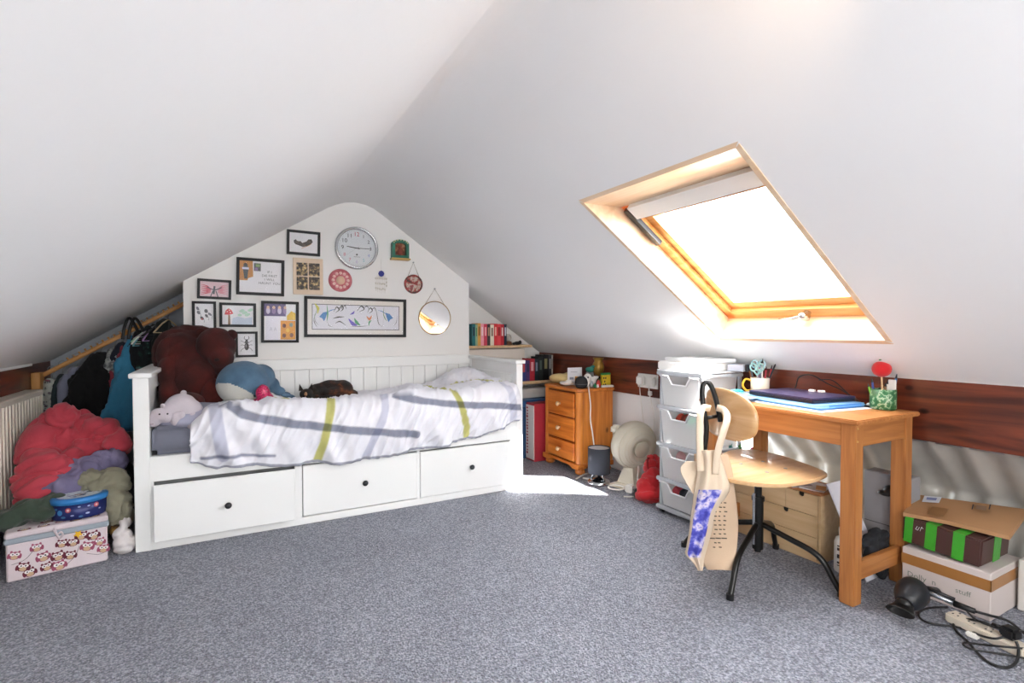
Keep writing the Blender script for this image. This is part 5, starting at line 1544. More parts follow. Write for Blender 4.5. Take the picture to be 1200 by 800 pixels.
# --- hair dryer, wand, power strip, cables
hdry = thing('hair_dryer', 'black hair dryer with flared nozzle on the carpet by the boxes', 'hair dryer', tuple(onplane(1068, 705, 0)))
N0, B0 = D(1051, 722, 1.80), D(1073, 688, 1.90)
N0.z = max(N0.z, .045)
axd = (N0 - B0).normalized()
Xd = Matrix.Translation(B0) @ axd.to_track_quat('Z', 'Y').to_matrix().to_4x4()
Ld = (N0 - B0).length
DBK = col('#1B1D22', .4, var=.1)
q = MB(); q.lathe([(.0, -.012), (.030, -.008), (.046, .012), (.052, .04), (.048, .068), (.036, .095), (.028, .112), (0, .112)], n=32, X=Xd); q.build('motor_body', DBK, hdry)
q = MB(); q.lathe([(.026, .110), (.027, .13)], n=24, X=Xd)
q.lathe([(.028, .112), (.030, .125), (.042, .155), (.043, .160), (.038, .160), (.024, .13)], n=32, X=Xd, sy=.42); q.build('nozzle', BLACKM, hdry)
q = MB()
hb = B0 + Vector((.035, .01, -.02)); q.tube([B0 + axd * .03, hb + Vector((.05, .0, -.02)), hb + Vector((.13, -.01, -.04))], [.022, .019, .016], 12); q.build('handle', DBK, hdry)
t = thing('styling_wand', 'silver and black hair styling wand lying behind the dryer cable', 'hair tool', tuple(onplane(1110, 708, .03)))
w0, w1, w2 = D(1084, 693, 1.86), D(1118, 708, 1.80), D(1142, 717, 1.75)
for p in (w0, w1, w2): p.z = max(p.z, .02)
q = MB(); q.tube([w0, w0.lerp(w1, .5), w1], .0085, 10); q.build('barrel', STEEL, t)
q = MB(); q.tube([w0 + Vector((.004, .0, .012)), w1 + Vector((.003, 0, .014))], .006, 8); q.build('clamp', BLACK, t)
q = MB(); q.tube([w1, w2], [.011, .009], 10); q.build('grip', BLACK, t)
t = thing('power_strip', 'long cream power strip on the carpet at the lower right', 'power strip', tuple(onplane(1150, 738, 0)))
sa_, sb_ = onplane(1112, 722, .016), onplane(1206, 768, .016)
dirv = (sb_ - sa_).normalized(); an = math.atan2(dirv.y, dirv.x)
q = MB(); q.box((sa_ + sb_) / 2 + Vector((0, 0, .002)), ((sb_ - sa_).length, .052, .034), rz=an, bev=.006, seg=2); q.build('strip_body', col('#DCD2C2', .4), t)
q = MB(); q.X = Matrix.Translation((sa_ + sb_) / 2) @ Matrix.Rotation(an, 4, 'Z')
for k in range(3):
    for (dx, dy) in ((0, .012), (-.008, -.010), (.008, -.010)):
        q.box((-.09 + .05 * k + dx, dy, .0195), (.004, .007, .001))
q.build('socket_slot', INK, t)['kind'] = 'stuff'
pq = sa_.lerp(sb_, .78)
t = thing('mains_plug', 'black mains plug pushed into the cream power strip', 'plug', tuple(pq + Vector((0, 0, .02))))
q = MB(); q.X = Matrix.Translation(pq + Vector((0, 0, .042))) @ Matrix.Rotation(an, 4, 'Z'); q.box((0, 0, 0), (.045, .045, .036), bev=.008, seg=2); q.build('plug_body', BLACK, t)
q = MB(); q.X = Matrix.Translation(pq + Vector((0, 0, .042))) @ Matrix.Rotation(an, 4, 'Z'); q.tube([(-.02, 0, 0), (-.05, 0, 0)], [.010, .005], 10); q.build('strain_relief', BLACK, t)
q = MB(); pc = onplane(1139, 745, .012); q.box(pc, (.035, .016, .016), rz=an + .3, bev=.004, seg=2)
tag(q.build('cable_connector', WPLAST), 'small white cable connector lying on the black cable loops', 'plug')
cable('black_cable', 'black cable loop running from the wand around the strip end', [P_(1110, 712), P_(1088, 713), P_(1077, 718), P_(1078, 725), P_(1090, 731), P_(1118, 735), P_(1136, 740), P_(1150, 746, .03), P_(1165, 749, .045), P_(1176, 747, .055)], .0036, BLACK)
cable('black_cable', 'black cable making the widest loop at the lower right corner', [P_(1178, 742, .045), P_(1160, 733, .045), P_(1140, 727, .040), P_(1124, 727, .02), P_(1117, 732), P_(1121, 741), P_(1133, 752), P_(1145, 766), P_(1160, 778), P_(1178, 783), P_(1190, 777), P_(1193, 762, .03), P_(1190, 752, .05)], .0042, BLACK)
cable('black_cable', 'thin black cable in flat narrow loop crossing the wide loop', [P_(1215, 775, .015), P_(1190, 770, .014), P_(1165, 766, .012), P_(1140, 762, .012), P_(1129, 757, .012), P_(1131, 754, .012), P_(1150, 756, .014), P_(1180, 759, .04), P_(1215, 762, .02)], .0032, BLACK)
cable('black_cable', 'black cable leaving the wand grip toward the right edge', [tuple(w2), tuple(onplane(1160, 722, .03)), tuple(onplane(1180, 728, .02)), tuple(onplane(1196, 740, .015)), tuple(onplane(1206, 748, .012))], .0045, BLACK)
cable('black_cable', 'black cable passing over the cream power strip towards its plug', [tuple(onplane(1132, 716, .02)), tuple(onplane(1142, 726, .045)), tuple(onplane(1160, 734, .050)), tuple(onplane(1175, 738, .05)), tuple(onplane(1210, 742, .03))], .0036, BLACK)

# ================================================================== swivel chair
CC = Vector((1.985, 1.44, 0))
chair = thing('swivel_chair', 'plywood workshop chair with black steel four-leg base', 'chair', tuple(CC))
q = MB(); q.cyl(CC + Vector((0, 0, .098)), CC + Vector((0, 0, .315)), .022, n=20); q.cyl(CC + Vector((0, 0, .085)), CC + Vector((0, 0, .100)), .014, n=12); q.cyl(CC + Vector((0, 0, .305)), CC + Vector((0, 0, .322)), .026, n=20); q.build('hub_column', BLACKM, chair)
q = MB(); q.cyl(CC + Vector((0, 0, .30)), CC + Vector((0, 0, .436)), .015, n=18); q.build('gas_stem', BLACKM, chair)
q = MB(); q.cyl(CC + Vector((-.026, .0, .12)), CC + Vector((-.026, 0, .34)), .006, n=10); q.build('chrome_rod', CHROME, chair)
for fx, fy in ((1.680, 1.335), (2.075, 1.140), (2.262, 1.545), (1.900, 1.770)):
    d = Vector((fx, fy, 0)) - CC
    q = MB(); q.tube(cat_rom([CC + d * .06 + Vector((0, 0, .205)), CC + d * .35 + Vector((0, 0, .178)), CC + d * .66 + Vector((0, 0, .148)), CC + d * .80 + Vector((0, 0, .115)), CC + d * .90 + Vector((0, 0, .062)), CC + d + Vector((0, 0, .012))], 6), .0115, 10)
    lg = q.build('leg', BLACKM, chair)
    q = MB(); q.cyl(CC + d + Vector((0, 0, 0)), CC + d + Vector((0, 0, .022)), .0145, n=12); q.build('foot_cap', BLACK, lg)
S = [(2.235, 1.665), (2.25, 1.52), (2.205, 1.37), (2.145, 1.245), (2.06, 1.213), (1.95, 1.208), (1.80, 1.24), (1.715, 1.36), (1.735, 1.475), (1.83, 1.56), (1.98, 1.64), (2.12, 1.695)]
So = [(p.x, p.y) for p in cat_rom([Vector((a, b, 0)) for a, b in S], 5, closed=True)]
q = MB(); q.prism(So, .014, Matrix.Translation((0, 0, .438)), bev=.003)
seat = q.build('seat', PLY, chair)
for x, y in ((1.93, 1.36), (2.05, 1.36), (1.95, 1.50), (2.07, 1.48)):
    q = MB(); q.lathe([(.008, 0), (.007, .002), (0, .0025)], (x, y, .452), 12); q.build('bolt', STEEL, seat)
q = MB(); q.box(CC + Vector((0, 0, .432)), (.16, .16, .010), rz=.3); q.build('seat_bracket', BLACKM, chair)
q = MB(); q.tube([CC + Vector((.0, -.02, .425)), CC + Vector((.12, -.085, .372))], .005, 8); q.build('height_lever', BLACKM, chair)
F_ = Vector((.95, -.31, 0)).normalized(); T_ = Vector((.31, .95, 0)).normalized()
Q0 = Vector((1.826, 1.497, .684))
vs, fs = [], []
na, nr = 40, 8
def plate(t, z):
    return Q0 + T_ * t + Vector((0, 0, z)) + F_ * (1.1 * t * t)
for r in range(nr + 1):
    for a_ in range(na):
        an = 2 * PI * a_ / na
        c, s = math.cos(an), math.sin(an)
        rr = r / nr
        e = 2 / 2.6
        t_ = .182 * rr * math.copysign(abs(c) ** e, c); z_ = .104 * rr * math.copysign(abs(s) ** e, s)
        vs.append(plate(t_, z_ + .012 * (abs(t_) / .18) ** 2 * -1))
for r in range(nr):
    for a_ in range(na):
        b = (a_ + 1) % na
        fs.append((r * na + a_, (r + 1) * na + a_, (r + 1) * na + b, r * na + b))
q = MB(); q.add(vs, fs, 0, True); o = q.build('backrest', wood('ply_back', '#C08A50', '#E2BC8A', 'Y', 2.2, .3, coat=.4), chair)
md = o.modifiers.new('t', 'SOLIDIFY'); md.thickness = .011; md.offset = 0
q = MB()
def bk(k, z, t=0): return Q0 - F_ * k + T_ * t + Vector((0, 0, z - .684))
path = cat_rom([bk(.012, .650, -.005), bk(.022, .70, -.005), bk(.034, .755, 0), bk(.050, .80, .005), bk(.066, .815, .01), bk(.082, .80, .012), bk(.086, .75, .01), bk(.080, .69, .005), bk(.072, .62, 0), bk(.080, .53, 0), bk(.078, .47, 0), bk(.055, .434, 0), bk(-.02, .428, 0), bk(-.10, .428, 0)], 6)
q.tube(path, .0105, 10); q.build('back_bar', BLACKM, chair)
q = MB(); q.tube([bk(.078, .665), bk(.02, .672)], .008, 8); q.build('back_brace', BLACKM, chair)
for z in (.65, .72):
    q = MB(); q.lathe([(.009, 0), (.008, .003), (0, .004)], n=12, X=Matrix.Translation(bk(-.006, z, -.03)) @ F_.to_track_quat('Z', 'Y').to_matrix().to_4x4()); q.build('bolt', STEEL, chair)

# ================================================================== tote bag on the chair back
tote = thing('tote_bag', 'natural cotton tote bag with blue print hanging from the chair back', 'bag', tuple(D(832, 600, 2.05)))
def loft(rows, dep, nu=24, sub=6, ru=(0, 1), rv=(0, 1), off=0):
    """rows of (left px, right px, py): cloth hanging there, with depth dep(u, v)"""
    L = cat_rom([Vector((a, c, 0)) for a, b, c in rows], sub); R_ = cat_rom([Vector((b, c, 0)) for a, b, c in rows], sub)
    n = len(L)
    vs = []
    i0, i1 = int(rv[0] * (n - 1)), int(rv[1] * (n - 1))
    for i in range(i0, i1 + 1):
        for j in range(nu + 1):
            u = ru[0] + (ru[1] - ru[0]) * j / nu
            p = L[i].lerp(R_[i], u)
            vs.append(D(p.x, p.y, dep(u, i / (n - 1)) - off))
    m_ = i1 - i0
    return vs, [(i * (nu + 1) + j, (i + 1) * (nu + 1) + j, (i + 1) * (nu + 1) + j + 1, i * (nu + 1) + j + 1) for i in range(m_) for j in range(nu)]
COT = col('#DDCBB4', .9, var=.03, scale=12, bump=.25, bscale=300)
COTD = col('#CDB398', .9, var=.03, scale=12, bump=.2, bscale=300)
backrows = [(830, 852, 533), (829, 857, 550), (826, 861, 580), (825, 864, 610), (823, 863, 640), (824, 860, 658), (829, 857.5, 668)]
backd = lambda u, v: 2.075 - .02 * math.sin(PI * u) + .012 * math.sin(9 * v + 3 * u)
frontrows = [(816, 842, 528), (818, 846, 540), (817, 851, 556), (814, 855, 572), (812, 851, 582), (811, 844, 592), (809, 838, 604), (807, 834, 622), (804, 829, 640), (803, 826, 650), (812, 824, 660), (818, 822, 669)]
frontd = lambda u, v: 2.035 - .025 * math.sin(PI * u) + .010 * math.sin(11 * u + 5 * v) + .006 * math.sin(17 * v)
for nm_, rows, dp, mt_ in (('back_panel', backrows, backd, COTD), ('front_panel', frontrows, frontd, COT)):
    v_, f_ = loft(rows, dp)
    q = MB(); q.add(v_, f_, 0, True); o = q.build(nm_, mt_, tote); md = o.modifiers.new('t', 'SOLIDIFY'); md.thickness = .003; md.offset = -1 if nm_ == 'front_panel' else 1
# side gusset joining both panels gives the bag its depth
v1, _ = loft(frontrows, frontd); v2, _ = loft(backrows, backd)
v_, f_ = loft([(813, 852, 532), (812, 858, 560), (812, 861, 600), (811, 861, 640), (822, 857, 664)], lambda u, v: 2.11 - .008 * math.sin(7 * u))
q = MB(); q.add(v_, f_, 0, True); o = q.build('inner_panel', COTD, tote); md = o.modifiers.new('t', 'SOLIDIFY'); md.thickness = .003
v_, f_ = loft(frontrows, frontd, ru=(.12, .78), rv=(.30, .86), off=.0028)
PR = blotch('blue_print', [(0.36, '#3E3FA0'), (0.46, '#5B5FBE'), (0.54, '#A9A6DA'), (0.60, '#E0D4DC'), (0.68, '#6C70C4')], 26, .9, (1, 1, 1.3), detail=6)
q = MB(); q.add(v_, f_, 0, True); q.build('blue_print', PR, tote)
q = MB()
random.seed(11)
for k in range(11):
    py = 588 + k * 5.2
    for j in range(3):
        px = 836 + j * 5.5 + random.random() * 1.5 - k * .1
        wq = 2.2 + random.random() * 1.6
        if k == 8: px, wq = 831 + j * 7, 6.5
        if k > 8 and j == 2: continue
        q.poly([D(px, py + .6, 2.040), D(px + wq, py + .9, 2.040), D(px + wq, py + 2.2, 2.040), D(px, py + 1.9, 2.040)][::-1])
q.build('list_print', col('#4A4238', .8), tote)['kind'] = 'stuff'
def strap(pts, w_, name='strap'):
    P = cat_rom([Vector((a, b, d_)) for a, b, d_ in pts], 6)
    vs = []
    for i, p in enumerate(P):
        t_ = P[min(i + 1, len(P) - 1)] - P[max(i - 1, 0)]
        n_ = Vector((-t_.y, t_.x, 0)).normalized() * w_ / 2
        vs += [D(p.x + n_.x, p.y + n_.y, p.z), D(p.x - n_.x, p.y - n_.y, p.z)]
    q = MB(); q.add(vs, [(2 * i, 2 * i + 2, 2 * i + 3, 2 * i + 1) for i in range(len(P) - 1)], 0, True)
    o = q.build(name, COT, tote); md = o.modifiers.new('t', 'SOLIDIFY'); md.thickness = .004; md.offset = 0
strap([(838, 556, 2.005), (841, 530, 2.01), (847, 508, 2.02), (852, 490, 2.05), (848, 481, 2.12), (840, 478, 2.16)], 8)
strap([(821, 552, 2.02), (820, 525, 2.03), (820, 500, 2.05), (821, 484, 2.07), (825, 478, 2.12), (832, 479, 2.15)], 8)
v_, f_ = loft([(804, 822, 541), (798, 824, 547), (798, 824, 554), (803, 824, 564), (809, 824, 574), (815, 823, 582)], lambda u, v: 2.05 + .015 * u)
q = MB(); q.add([p for p in v_], f_, 0, True); o = q.build('folded_corner', COT, tote); md = o.modifiers.new('t', 'SOLIDIFY'); md.thickness = .003

# ================================================================== soft things on the bed
def ony(px, py, y):
    """photo pixel -> point in the upright plane at this y"""
    d = D(px, py, 1) - Vector((0, 0, CAMZ))
    return Vector((0, 0, CAMZ)) + d * (y / d.y)
FUR = blotch('oxblood_fur', [(0.35, '#2E0907'), (0.5, '#3F0F0B'), (0.65, '#521610')], 7, .95, bump=.0, sheen=.06)
def furry(m, s=220, st=.6):
    nt = m.node_tree; b = nt.nodes['Principled BSDF']
    tc = nt.nodes.new('ShaderNodeTexCoord'); n = nt.nodes.new('ShaderNodeTexNoise'); n.inputs['Scale'].default_value = s; n.inputs['Detail'].default_value = 3
    nt.links.new(tc.outputs['Object'], n.inputs['Vector'])
    bp = nt.nodes.new('ShaderNodeBump'); bp.inputs['Strength'].default_value = st; bp.inputs['Distance'].default_value = .006
    nt.links.new(n.outputs['Fac'], bp.inputs['Height']); nt.links.new(bp.outputs[0], b.inputs['Normal'])
    return m
furry(FUR)
bear = thing('plush_bear', 'big slumped oxblood plush bear in the left corner of the bed', 'plush toy', (-.17, 3.45, .60))
q = MB()
q.ball((-.205, 3.50, .80), (.165, .15, .225)); q.ball((-.21, 3.49, .90), (.165, .14, .165)); q.ball((-.13, 3.48, .92), (.13, .13, .140)); q.ball((-.15, 3.42, .78), (.15, .12, .17))
q.ball((-.245, 3.52, .93), (.13, .12, .09)); q.ball((-.10, 3.48, .72), (.13, .13, .16))
q.build('t', FUR) if False else None
soft(q, .010, 22, .008, 7, ridge=.010, rfreq=4, seed=3).build('body', FUR, bear)
q = MB(); q.ball((-.062, 3.385, .945), (.105, .10, .108)); q.ball((-.035, 3.33, .885), (.066, .075, .070)); q.ball((-.010, 3.37, .960), (.05, .05, .05)); q.ball((-.03, 3.34, .82), (.05, .05, .05))
hd_ = soft(q, .008, 6, .004, 14, seed=5).build('head', FUR, bear)
for p in ((.018, 3.36, 1.01), (-.135, 3.40, 1.02)):
    q = MB(); q.ball(p, (.030, .018, .030), 14); q.build('ear', FUR, hd_)
q = MB(); q.ball((-.055, 3.262, .875), (.014, .008, .009), 12); q.build('nose', col('#1A0605', .8), hd_)
q = MB(); q.ball((-.285, 3.39, .80), (.060, .07, .10)); q.ball((-.280, 3.37, .70), (.058, .065, .10)); q.ball((-.265, 3.42, .87), (.062, .06, .08)); soft(q, .009, 6, .005, 12, seed=6).build('arm', FUR, bear)
q = MB(); q.ball((-.115, 3.36, .80), (.055, .05, .09)); q.ball((-.085, 3.33, .70), (.055, .055, .08)); soft(q, .009, 6, .004, 12, seed=7).build('arm', FUR, bear)
q = MB(); q.ball((-.20, 3.30, .648), (.09, .10, .055)); q.ball((-.24, 3.24, .645), (.055, .05, .05)); soft(q, .009, 5, .004, 12).build('leg', FUR, bear)
q = MB(); q.ball((-.08, 3.37, .655), (.08, .09, .045)); soft(q, .009, 5, .004, 12).build('leg', FUR, bear)

BLUEF = furry(blotch('whale_blue', [(0.35, '#3E5B74'), (0.65, '#587892')], 8, .9, sheen=.12), 260, .35)
WHITEF = furry(col('#C9C9C2', .9, var=.03, scale=9, sheen=.1), 260, .35)
whale = thing('plush_whale', 'round blue plush whale with white belly leaning on the brown-red bear', 'plush toy', (.07, 3.28, .62))
WC = Vector((.070, 3.275, .738))
q = MB(); q.ball(WC, (.136, .128, .126), 40); q.ball(WC + Vector((.09, .03, .03)), (.08, .07, .075)); q.ball(WC + Vector((.15, .05, -.02)), (.045, .04, .045)); q.ball(WC + Vector((.19, .06, -.06)), (.035, .03, .028))
w_ = soft(q, .007, 8, .003, 12, seed=9)
nn = Vector((-.45, -.45, -.77)).normalized()
for k, f_ in enumerate(w_.f):
    c = sum((w_.v[i] for i in f_), Vector()) / len(f_)
    if (c - WC).dot(nn) > .070 and c.x < .16:
        w_.m[k] = 1
w_.build('body', [BLUEF, WHITEF], whale)
q = MB(); q.ball(WC + Vector((.235, .055, -.090)), (.045, .020, .013), rot=(0, .25, .2)); q.ball(WC + Vector((.225, .10, -.082)), (.040, .022, .013), rot=(0, .2, .7)); soft(q, .004, 2).build('tail_fluke', BLUEF, whale)
q = MB(); q.ball(WC + Vector((.088, -.070, -.085)), (.030, .014, .020), rot=(0, .5, .4)); q.build('flipper', BLUEF, whale)
q = MB(); q.ball(WC + Vector((.052, -.109, -.062)), .0045, 10); q.build('eye', INK, whale)

q = MB(); c0 = ony(308, 464, 3.12)
q.ball(c0 + Vector((.0, 0, .020)), (.036, .032, .045)); q.ball(c0 + Vector((-.012, 0, -.03)), (.048, .035, .026)); q.ball(c0 + Vector((.06, 0, -.042)), (.045, .03, .016)); q.ball(c0 + Vector((.10, -.005, -.044)), (.018, .016, .012)); q.ball(c0 + Vector((.012, 0, -.01)), (.045, .03, .03))
PINKS = blotch('magenta_sequin', [(0.38, '#7E0A36'), (0.5, '#B3134E'), (0.62, '#D8406F')], 120, .35)
tag(soft(q, .005, 2, .003, 60).build('sequin_toy', PINKS), 'crumpled magenta sequin toy lying in front of the blue whale', 'plush toy')

# white plush lying at the bed's head end
PWH = furry(col('#C4BBC2', .95, var=.03, scale=10, sheen=.12), 240, .5)
pz = thing('plush_polar_bear', 'pale floppy plush animal lying face down by the left bed end', 'plush toy', (-.26, 3.04, .60))
A = lambda px, py, y: ony(px, py, y)
q = MB()
q.ball(A(212, 474, 3.06), (.070, .07, .060)); q.ball(A(222, 480, 3.05), (.060, .06, .058)); q.ball(A(203, 480, 3.04), (.055, .06, .05)); q.ball(A(196, 484, 3.02), (.048, .05, .042))
soft(q, .006, 6, .003, 25, seed=2).build('body', PWH, pz)
q = MB(); q.ball(A(190, 486, 2.995), (.052, .045, .034), rot=(0, .35, 0)); q.ball(A(180, 493, 2.985), (.030, .032, .027)); q.ball(A(184, 488, 2.99), (.035, .035, .030))
hd_ = soft(q, .005, 4, .002, 30, seed=3).build('head', PWH, pz)
for p, r in ((A(190.5, 474.5, 3.0), .011), (A(176, 484.5, 3.0), .010)):
    q = MB(); q.ball(p, (r, r * .7, r), 12); q.build('ear', PWH, hd_)
for p in (A(186.7, 484.5, 2.948), A(196.2, 484, 2.952)):
    q = MB(); q.ball(p, .0042, 10); q.build('eye', INK, hd_)
q = MB(); q.ball(A(177.5, 496, 2.957), (.008, .006, .005), 10); q.build('nose', col('#B7A6AC', .6), hd_)
for pp_ in (((226, 490, 3.0), (224, 497, 2.98)), ((206, 490, 2.99), (212, 486, 2.99))):
    q = MB(); q.ball(A(*pp_[0]), (.026, .028, .035)); q.ball(A(*pp_[1]), (.020, .022, .022)); soft(q, .005, 3).build('leg', PWH, pz)
q = MB(); q.ball(A(215, 459.5, 3.07), (.014, .012, .014), 12); q.build('tail', PWH, pz)

# ------------------------------------------------------------------ the cat
def cat_fur():
    m, nt, b = base_mat('tortoiseshell_fur')
    tc = nt.nodes.new('ShaderNodeTexCoord')
    n = nt.nodes.new('ShaderNodeTexNoise'); n.inputs['Scale'].default_value = 11; n.inputs['Detail'].default_value = 6; n.inputs['Roughness'].default_value = .65
    nt.links.new(tc.outputs['Object'], n.inputs['Vector'])
    o = ramp(nt, n.outputs['Fac'], [(0.42, srgb('#0B0807')), (0.52, srgb('#1E110A')), (0.60, srgb('#54290F')), (0.70, srgb('#8A5228'))])
    nt.links.new(o, b.inputs['Base Color']); b.inputs['Roughness'].default_value = .8; b.inputs['Sheen Weight'].default_value = .05
    return furry(m, 180, .6)
CATF = cat_fur()
cz_ = .612
cat = thing('cat', 'curled tortoiseshell cat asleep on the duvet', 'cat', (.53, 3.38, cz_))
q = MB()
q.ball((.625, 3.41, cz_ + .052), (.075, .085, .056)); q.ball((.560, 3.42, cz_ + .056), (.090, .070, .054)); q.ball((.490, 3.40, cz_ + .048), (.070, .065, .046)); q.ball((.590, 3.35, cz_ + .036), (.085, .055, .038))
q.ball((.452, 3.365, cz_ + .040), (.045, .045, .036)); q.ball((.650, 3.36, cz_ + .032), (.045, .05, .034))
soft(q, .006, 7, .003, 30, seed=1).build('body', CATF, cat)
q = MB(); q.ball((.408, 3.330, cz_ + .040), (.040, .036, .033)); q.ball((.398, 3.302, cz_ + .026), (.021, .018, .015)); q.ball((.425, 3.345, cz_ + .038), (.034, .032, .030))
ch_ = soft(q, .004, 4, .001, 40, seed=2).build('head', CATF, cat)
for x, y, dx in ((.380, 3.335, -.010), (.432, 3.335, .008)):
    q = MB(); q.add([(x - .014, y + .006, cz_ + .060), (x + .014, y - .002, cz_ + .062), (x + .002, y + .016, cz_ + .058), (x + dx, y, cz_ + .104)], [(0, 1, 3), (1, 2, 3), (2, 0, 3), (0, 2, 1)])
    q.build('ear', col('#1A120F', .9), ch_)
q = MB(); q.ball((.397, 3.2845, cz_ + .030), (.005, .003, .0035), 10); q.build('nose', col('#8A5A50', .5), ch_)
q = MB(); q.ball((.400, 3.294, cz_ + .042), (.009, .006, .016), 12); q.build('tan_blaze', furry(col('#B58A66', .9, var=.1), 180, .5), ch_)
for x in (.383, .416):
    q = MB(); q.tube([(x - .007, 3.2975, cz_ + .045), (x, 3.2955, cz_ + .0425), (x + .007, 3.2975, cz_ + .045)], .0012, 6); q.build('closed_eye', INK, ch_)
q = MB(); q.ball((.435, 3.305, cz_ + .014), (.035, .016, .013)); q.ball((.46, 3.32, cz_ + .018), (.03, .02, .016)); soft(q, .004, 3).build('paw', CATF, cat)
q = MB(); q.tube(cat_rom([(.69, 3.40, cz_ + .03), (.700, 3.35, cz_ + .022), (.66, 3.300, cz_ + .018), (.59, 3.288, cz_ + .017), (.52, 3.295, cz_ + .016), (.475, 3.298, cz_ + .014)], 6), [.017] * 20 + [.015] * 6 + [.012] * 4 + [.008], 10)
q.build('tail', CATF, cat)

# ================================================================== clothes rail in the left alcove
RY = 4.10
R0, R1 = Vector((-1.0, RY, .757)), Vector((-.242, RY, 1.222))
rail = thing('clothes_rail', 'pegged pine clothes rail sloping up from the left beam', 'clothes rail', tuple(R0))
q = MB(); q.cyl(R0, R1, .0135, n=16); q.build('pole', RAILW, rail)
rd = (R1 - R0).normalized(); rn = Vector((-rd.z, 0, rd.x))
for k in range(21):
    p = R0 + rd * (.17 + .034 * k)
    q = MB(); q.cyl(p + rn * .008, p + rn * .028, .0055, n=8); q.build('peg', RAILW, rail)
q = MB(); q.box((-.998, RY - .035, .735), (.042, .085, .105), bev=.003); q.build('end_block', wood('block_pine', '#B07A3C', '#C9945A', 'Z'), rail)
q = MB(); q.box((-.249, RY, 1.222), (.018, .06, .085), bev=.003); q.build('end_block', RAILW, rail)
def rail_at(x):
    t = (x - R0.x) / (R1.x - R0.x)
    return R0.lerp(R1, t)
def hanger(parent, x, mt, w_=.36, tilt=0, ang=1.2):
    p = rail_at(x) + rn * .012
    hx = Vector((math.cos(ang), math.sin(ang), 0))
    q = MB()
    c = p + Vector((0, 0, -.006))
    arc = [c + hx * (.020 * math.cos(a_)) + Vector((0, 0, .020 * math.sin(a_))) for a_ in [PI * (1.05 - .16 * i) for i in range(8)]]
    q.tube(arc + [c + hx * .004 + Vector((0, 0, -.035)), c + Vector((0, 0, -.060))], .0022, 6)
    q.build('hook', STEEL, parent)
    q = MB(); n_ = c + Vector((0, 0, -.060))
    q.tube([n_ - hx * w_ / 2 + Vector((0, 0, -.085)), n_ - hx * w_ * .2 + Vector((0, 0, -.025)), n_, n_ + hx * w_ * .2 + Vector((0, 0, -.025)), n_ + hx * w_ / 2 + Vector((0, 0, -.085))], .0048, 7)
    q.tube([n_ - hx * w_ / 2 + Vector((0, 0, -.085)), n_ + hx * w_ / 2 + Vector((0, 0, -.085))], .003, 6)
    q.build('hanger_arms', mt, parent)
    return n_, hx
def garment(name, label, x, L, wt, wb, th, mt, seed, hm=STEEL, ang=1.2, dx=0, hgr=True, dy=0):
    p = rail_at(x)
    t = thing(name, label, 'clothing', (x, RY, p.z - L), 0, 'clothes on the sloping rail')
    n_, hx = hanger(t, x, hm, wt * 1.6, ang=ang) if hgr else (p + Vector((0, 0, -.03)), Vector((math.cos(ang), math.sin(ang), 0)))
    q = MB()
    rz = math.atan2(hx.y, hx.x)
    steps = 18
    for i in range(steps):
        f_ = i / (steps - 1)
        w2 = (wt * .55 + (wb - wt * .55) * min(1, f_ * 2.2)) if f_ < .35 else wt + (wb - wt) * f_
        q.ball((n_.x + dx * f_, n_.y + dy * f_, n_.z - .03 - (L - .06) * f_), (w2, th * (.6 + .5 * f_), max(.035, L / steps * 1.8)), 14, rot=(0, 0, rz))
    soft(q, .010, 8, .003, 14, ridge=.012, rfreq=11, seed=seed, stretch=(1, 1, .2)).build('cloth', mt, t)
    return t
cl_ = lambda h, v=.08: col(h, .92, var=v, scale=16, bump=.25, bscale=60, sheen=.15)
PATW = blotch('sprigged_white', [(0.45, '#B9BDB6'), (0.58, '#A5ABA8'), (0.62, '#3E4A50'), (0.7, '#8A4A5A')], 45, .9)
garment('hanging_shirt', 'pale sprigged top at the left end of the clothes rail', -.935, .27, .075, .10, .035, PATW, 1, ang=.5)
garment('hanging_shirt', 'dark teal strap top right beside the pale sprigged one', -.885, .24, .05, .07, .028, cl_('#1D2A30'), 2, ang=.6)
garment('hanging_shirt', 'grey-lilac shirt between dark top and black jacket', -.815, .28, .085, .11, .04, cl_('#7F8398'), 3, ang=.4)
garment('hanging_jacket', 'large plain black jacket near the left part of the rail', -.700, .41, .13, .165, .060, col('#0A0B0E', .95, var=.2, sheen=.05), 4, hm=BLACK, ang=.35, dx=-.02, dy=-.10)
GRS = blotch('grey_speckle', [(0.4, '#54585A'), (0.5, '#85898A'), (0.62, '#A9ABA8')], 35, .9)
garment('hanging_shirt', 'grey speckled top right behind the black jacket', -.625, .30, .07, .085, .035, GRS, 5, ang=.7)
garment('hanging_shirt', 'navy top between the grey speckled one and blue towel', -.585, .24, .07, .085, .030, cl_('#161C2A'), 6, ang=.6)
garment('hanging_shirt', 'dusky red garment peeping out left of the blue towel', -.590, .38, .06, .07, .022, cl_('#8C3A48'), 7, ang=.9, dx=-.03)
garment('hanging_towel', 'bright blue towel hanging between dark clothes', -.540, .56, .035, .105, .028, cl_('#3E87AD', .05), 8, ang=.25, dx=-.050, dy=-.17)
garment('hanging_dress', 'black dress hanging right of the blue towel', -.485, .50, .10, .12, .05, cl_('#12161C'), 9, hm=BLACK, ang=.5, dy=-.02)
FLO = blotch('floral_black', [(0.5, '#14191D'), (0.60, '#1B3A34'), (0.66, '#5E8A84'), (0.72, '#7A3A5A')], 22, .9)
garment('hanging_dress', 'black floral dress behind the plush bear', -.425, .48, .10, .12, .05, FLO, 10, hm=BLACK, ang=.6, dy=-.04)
garment('hanging_dress', 'darkest green-black dress nearest the gable wall', -.360, .46, .09, .11, .045, cl_('#17211F'), 11, hm=BLACK, ang=.7)
q = MB()
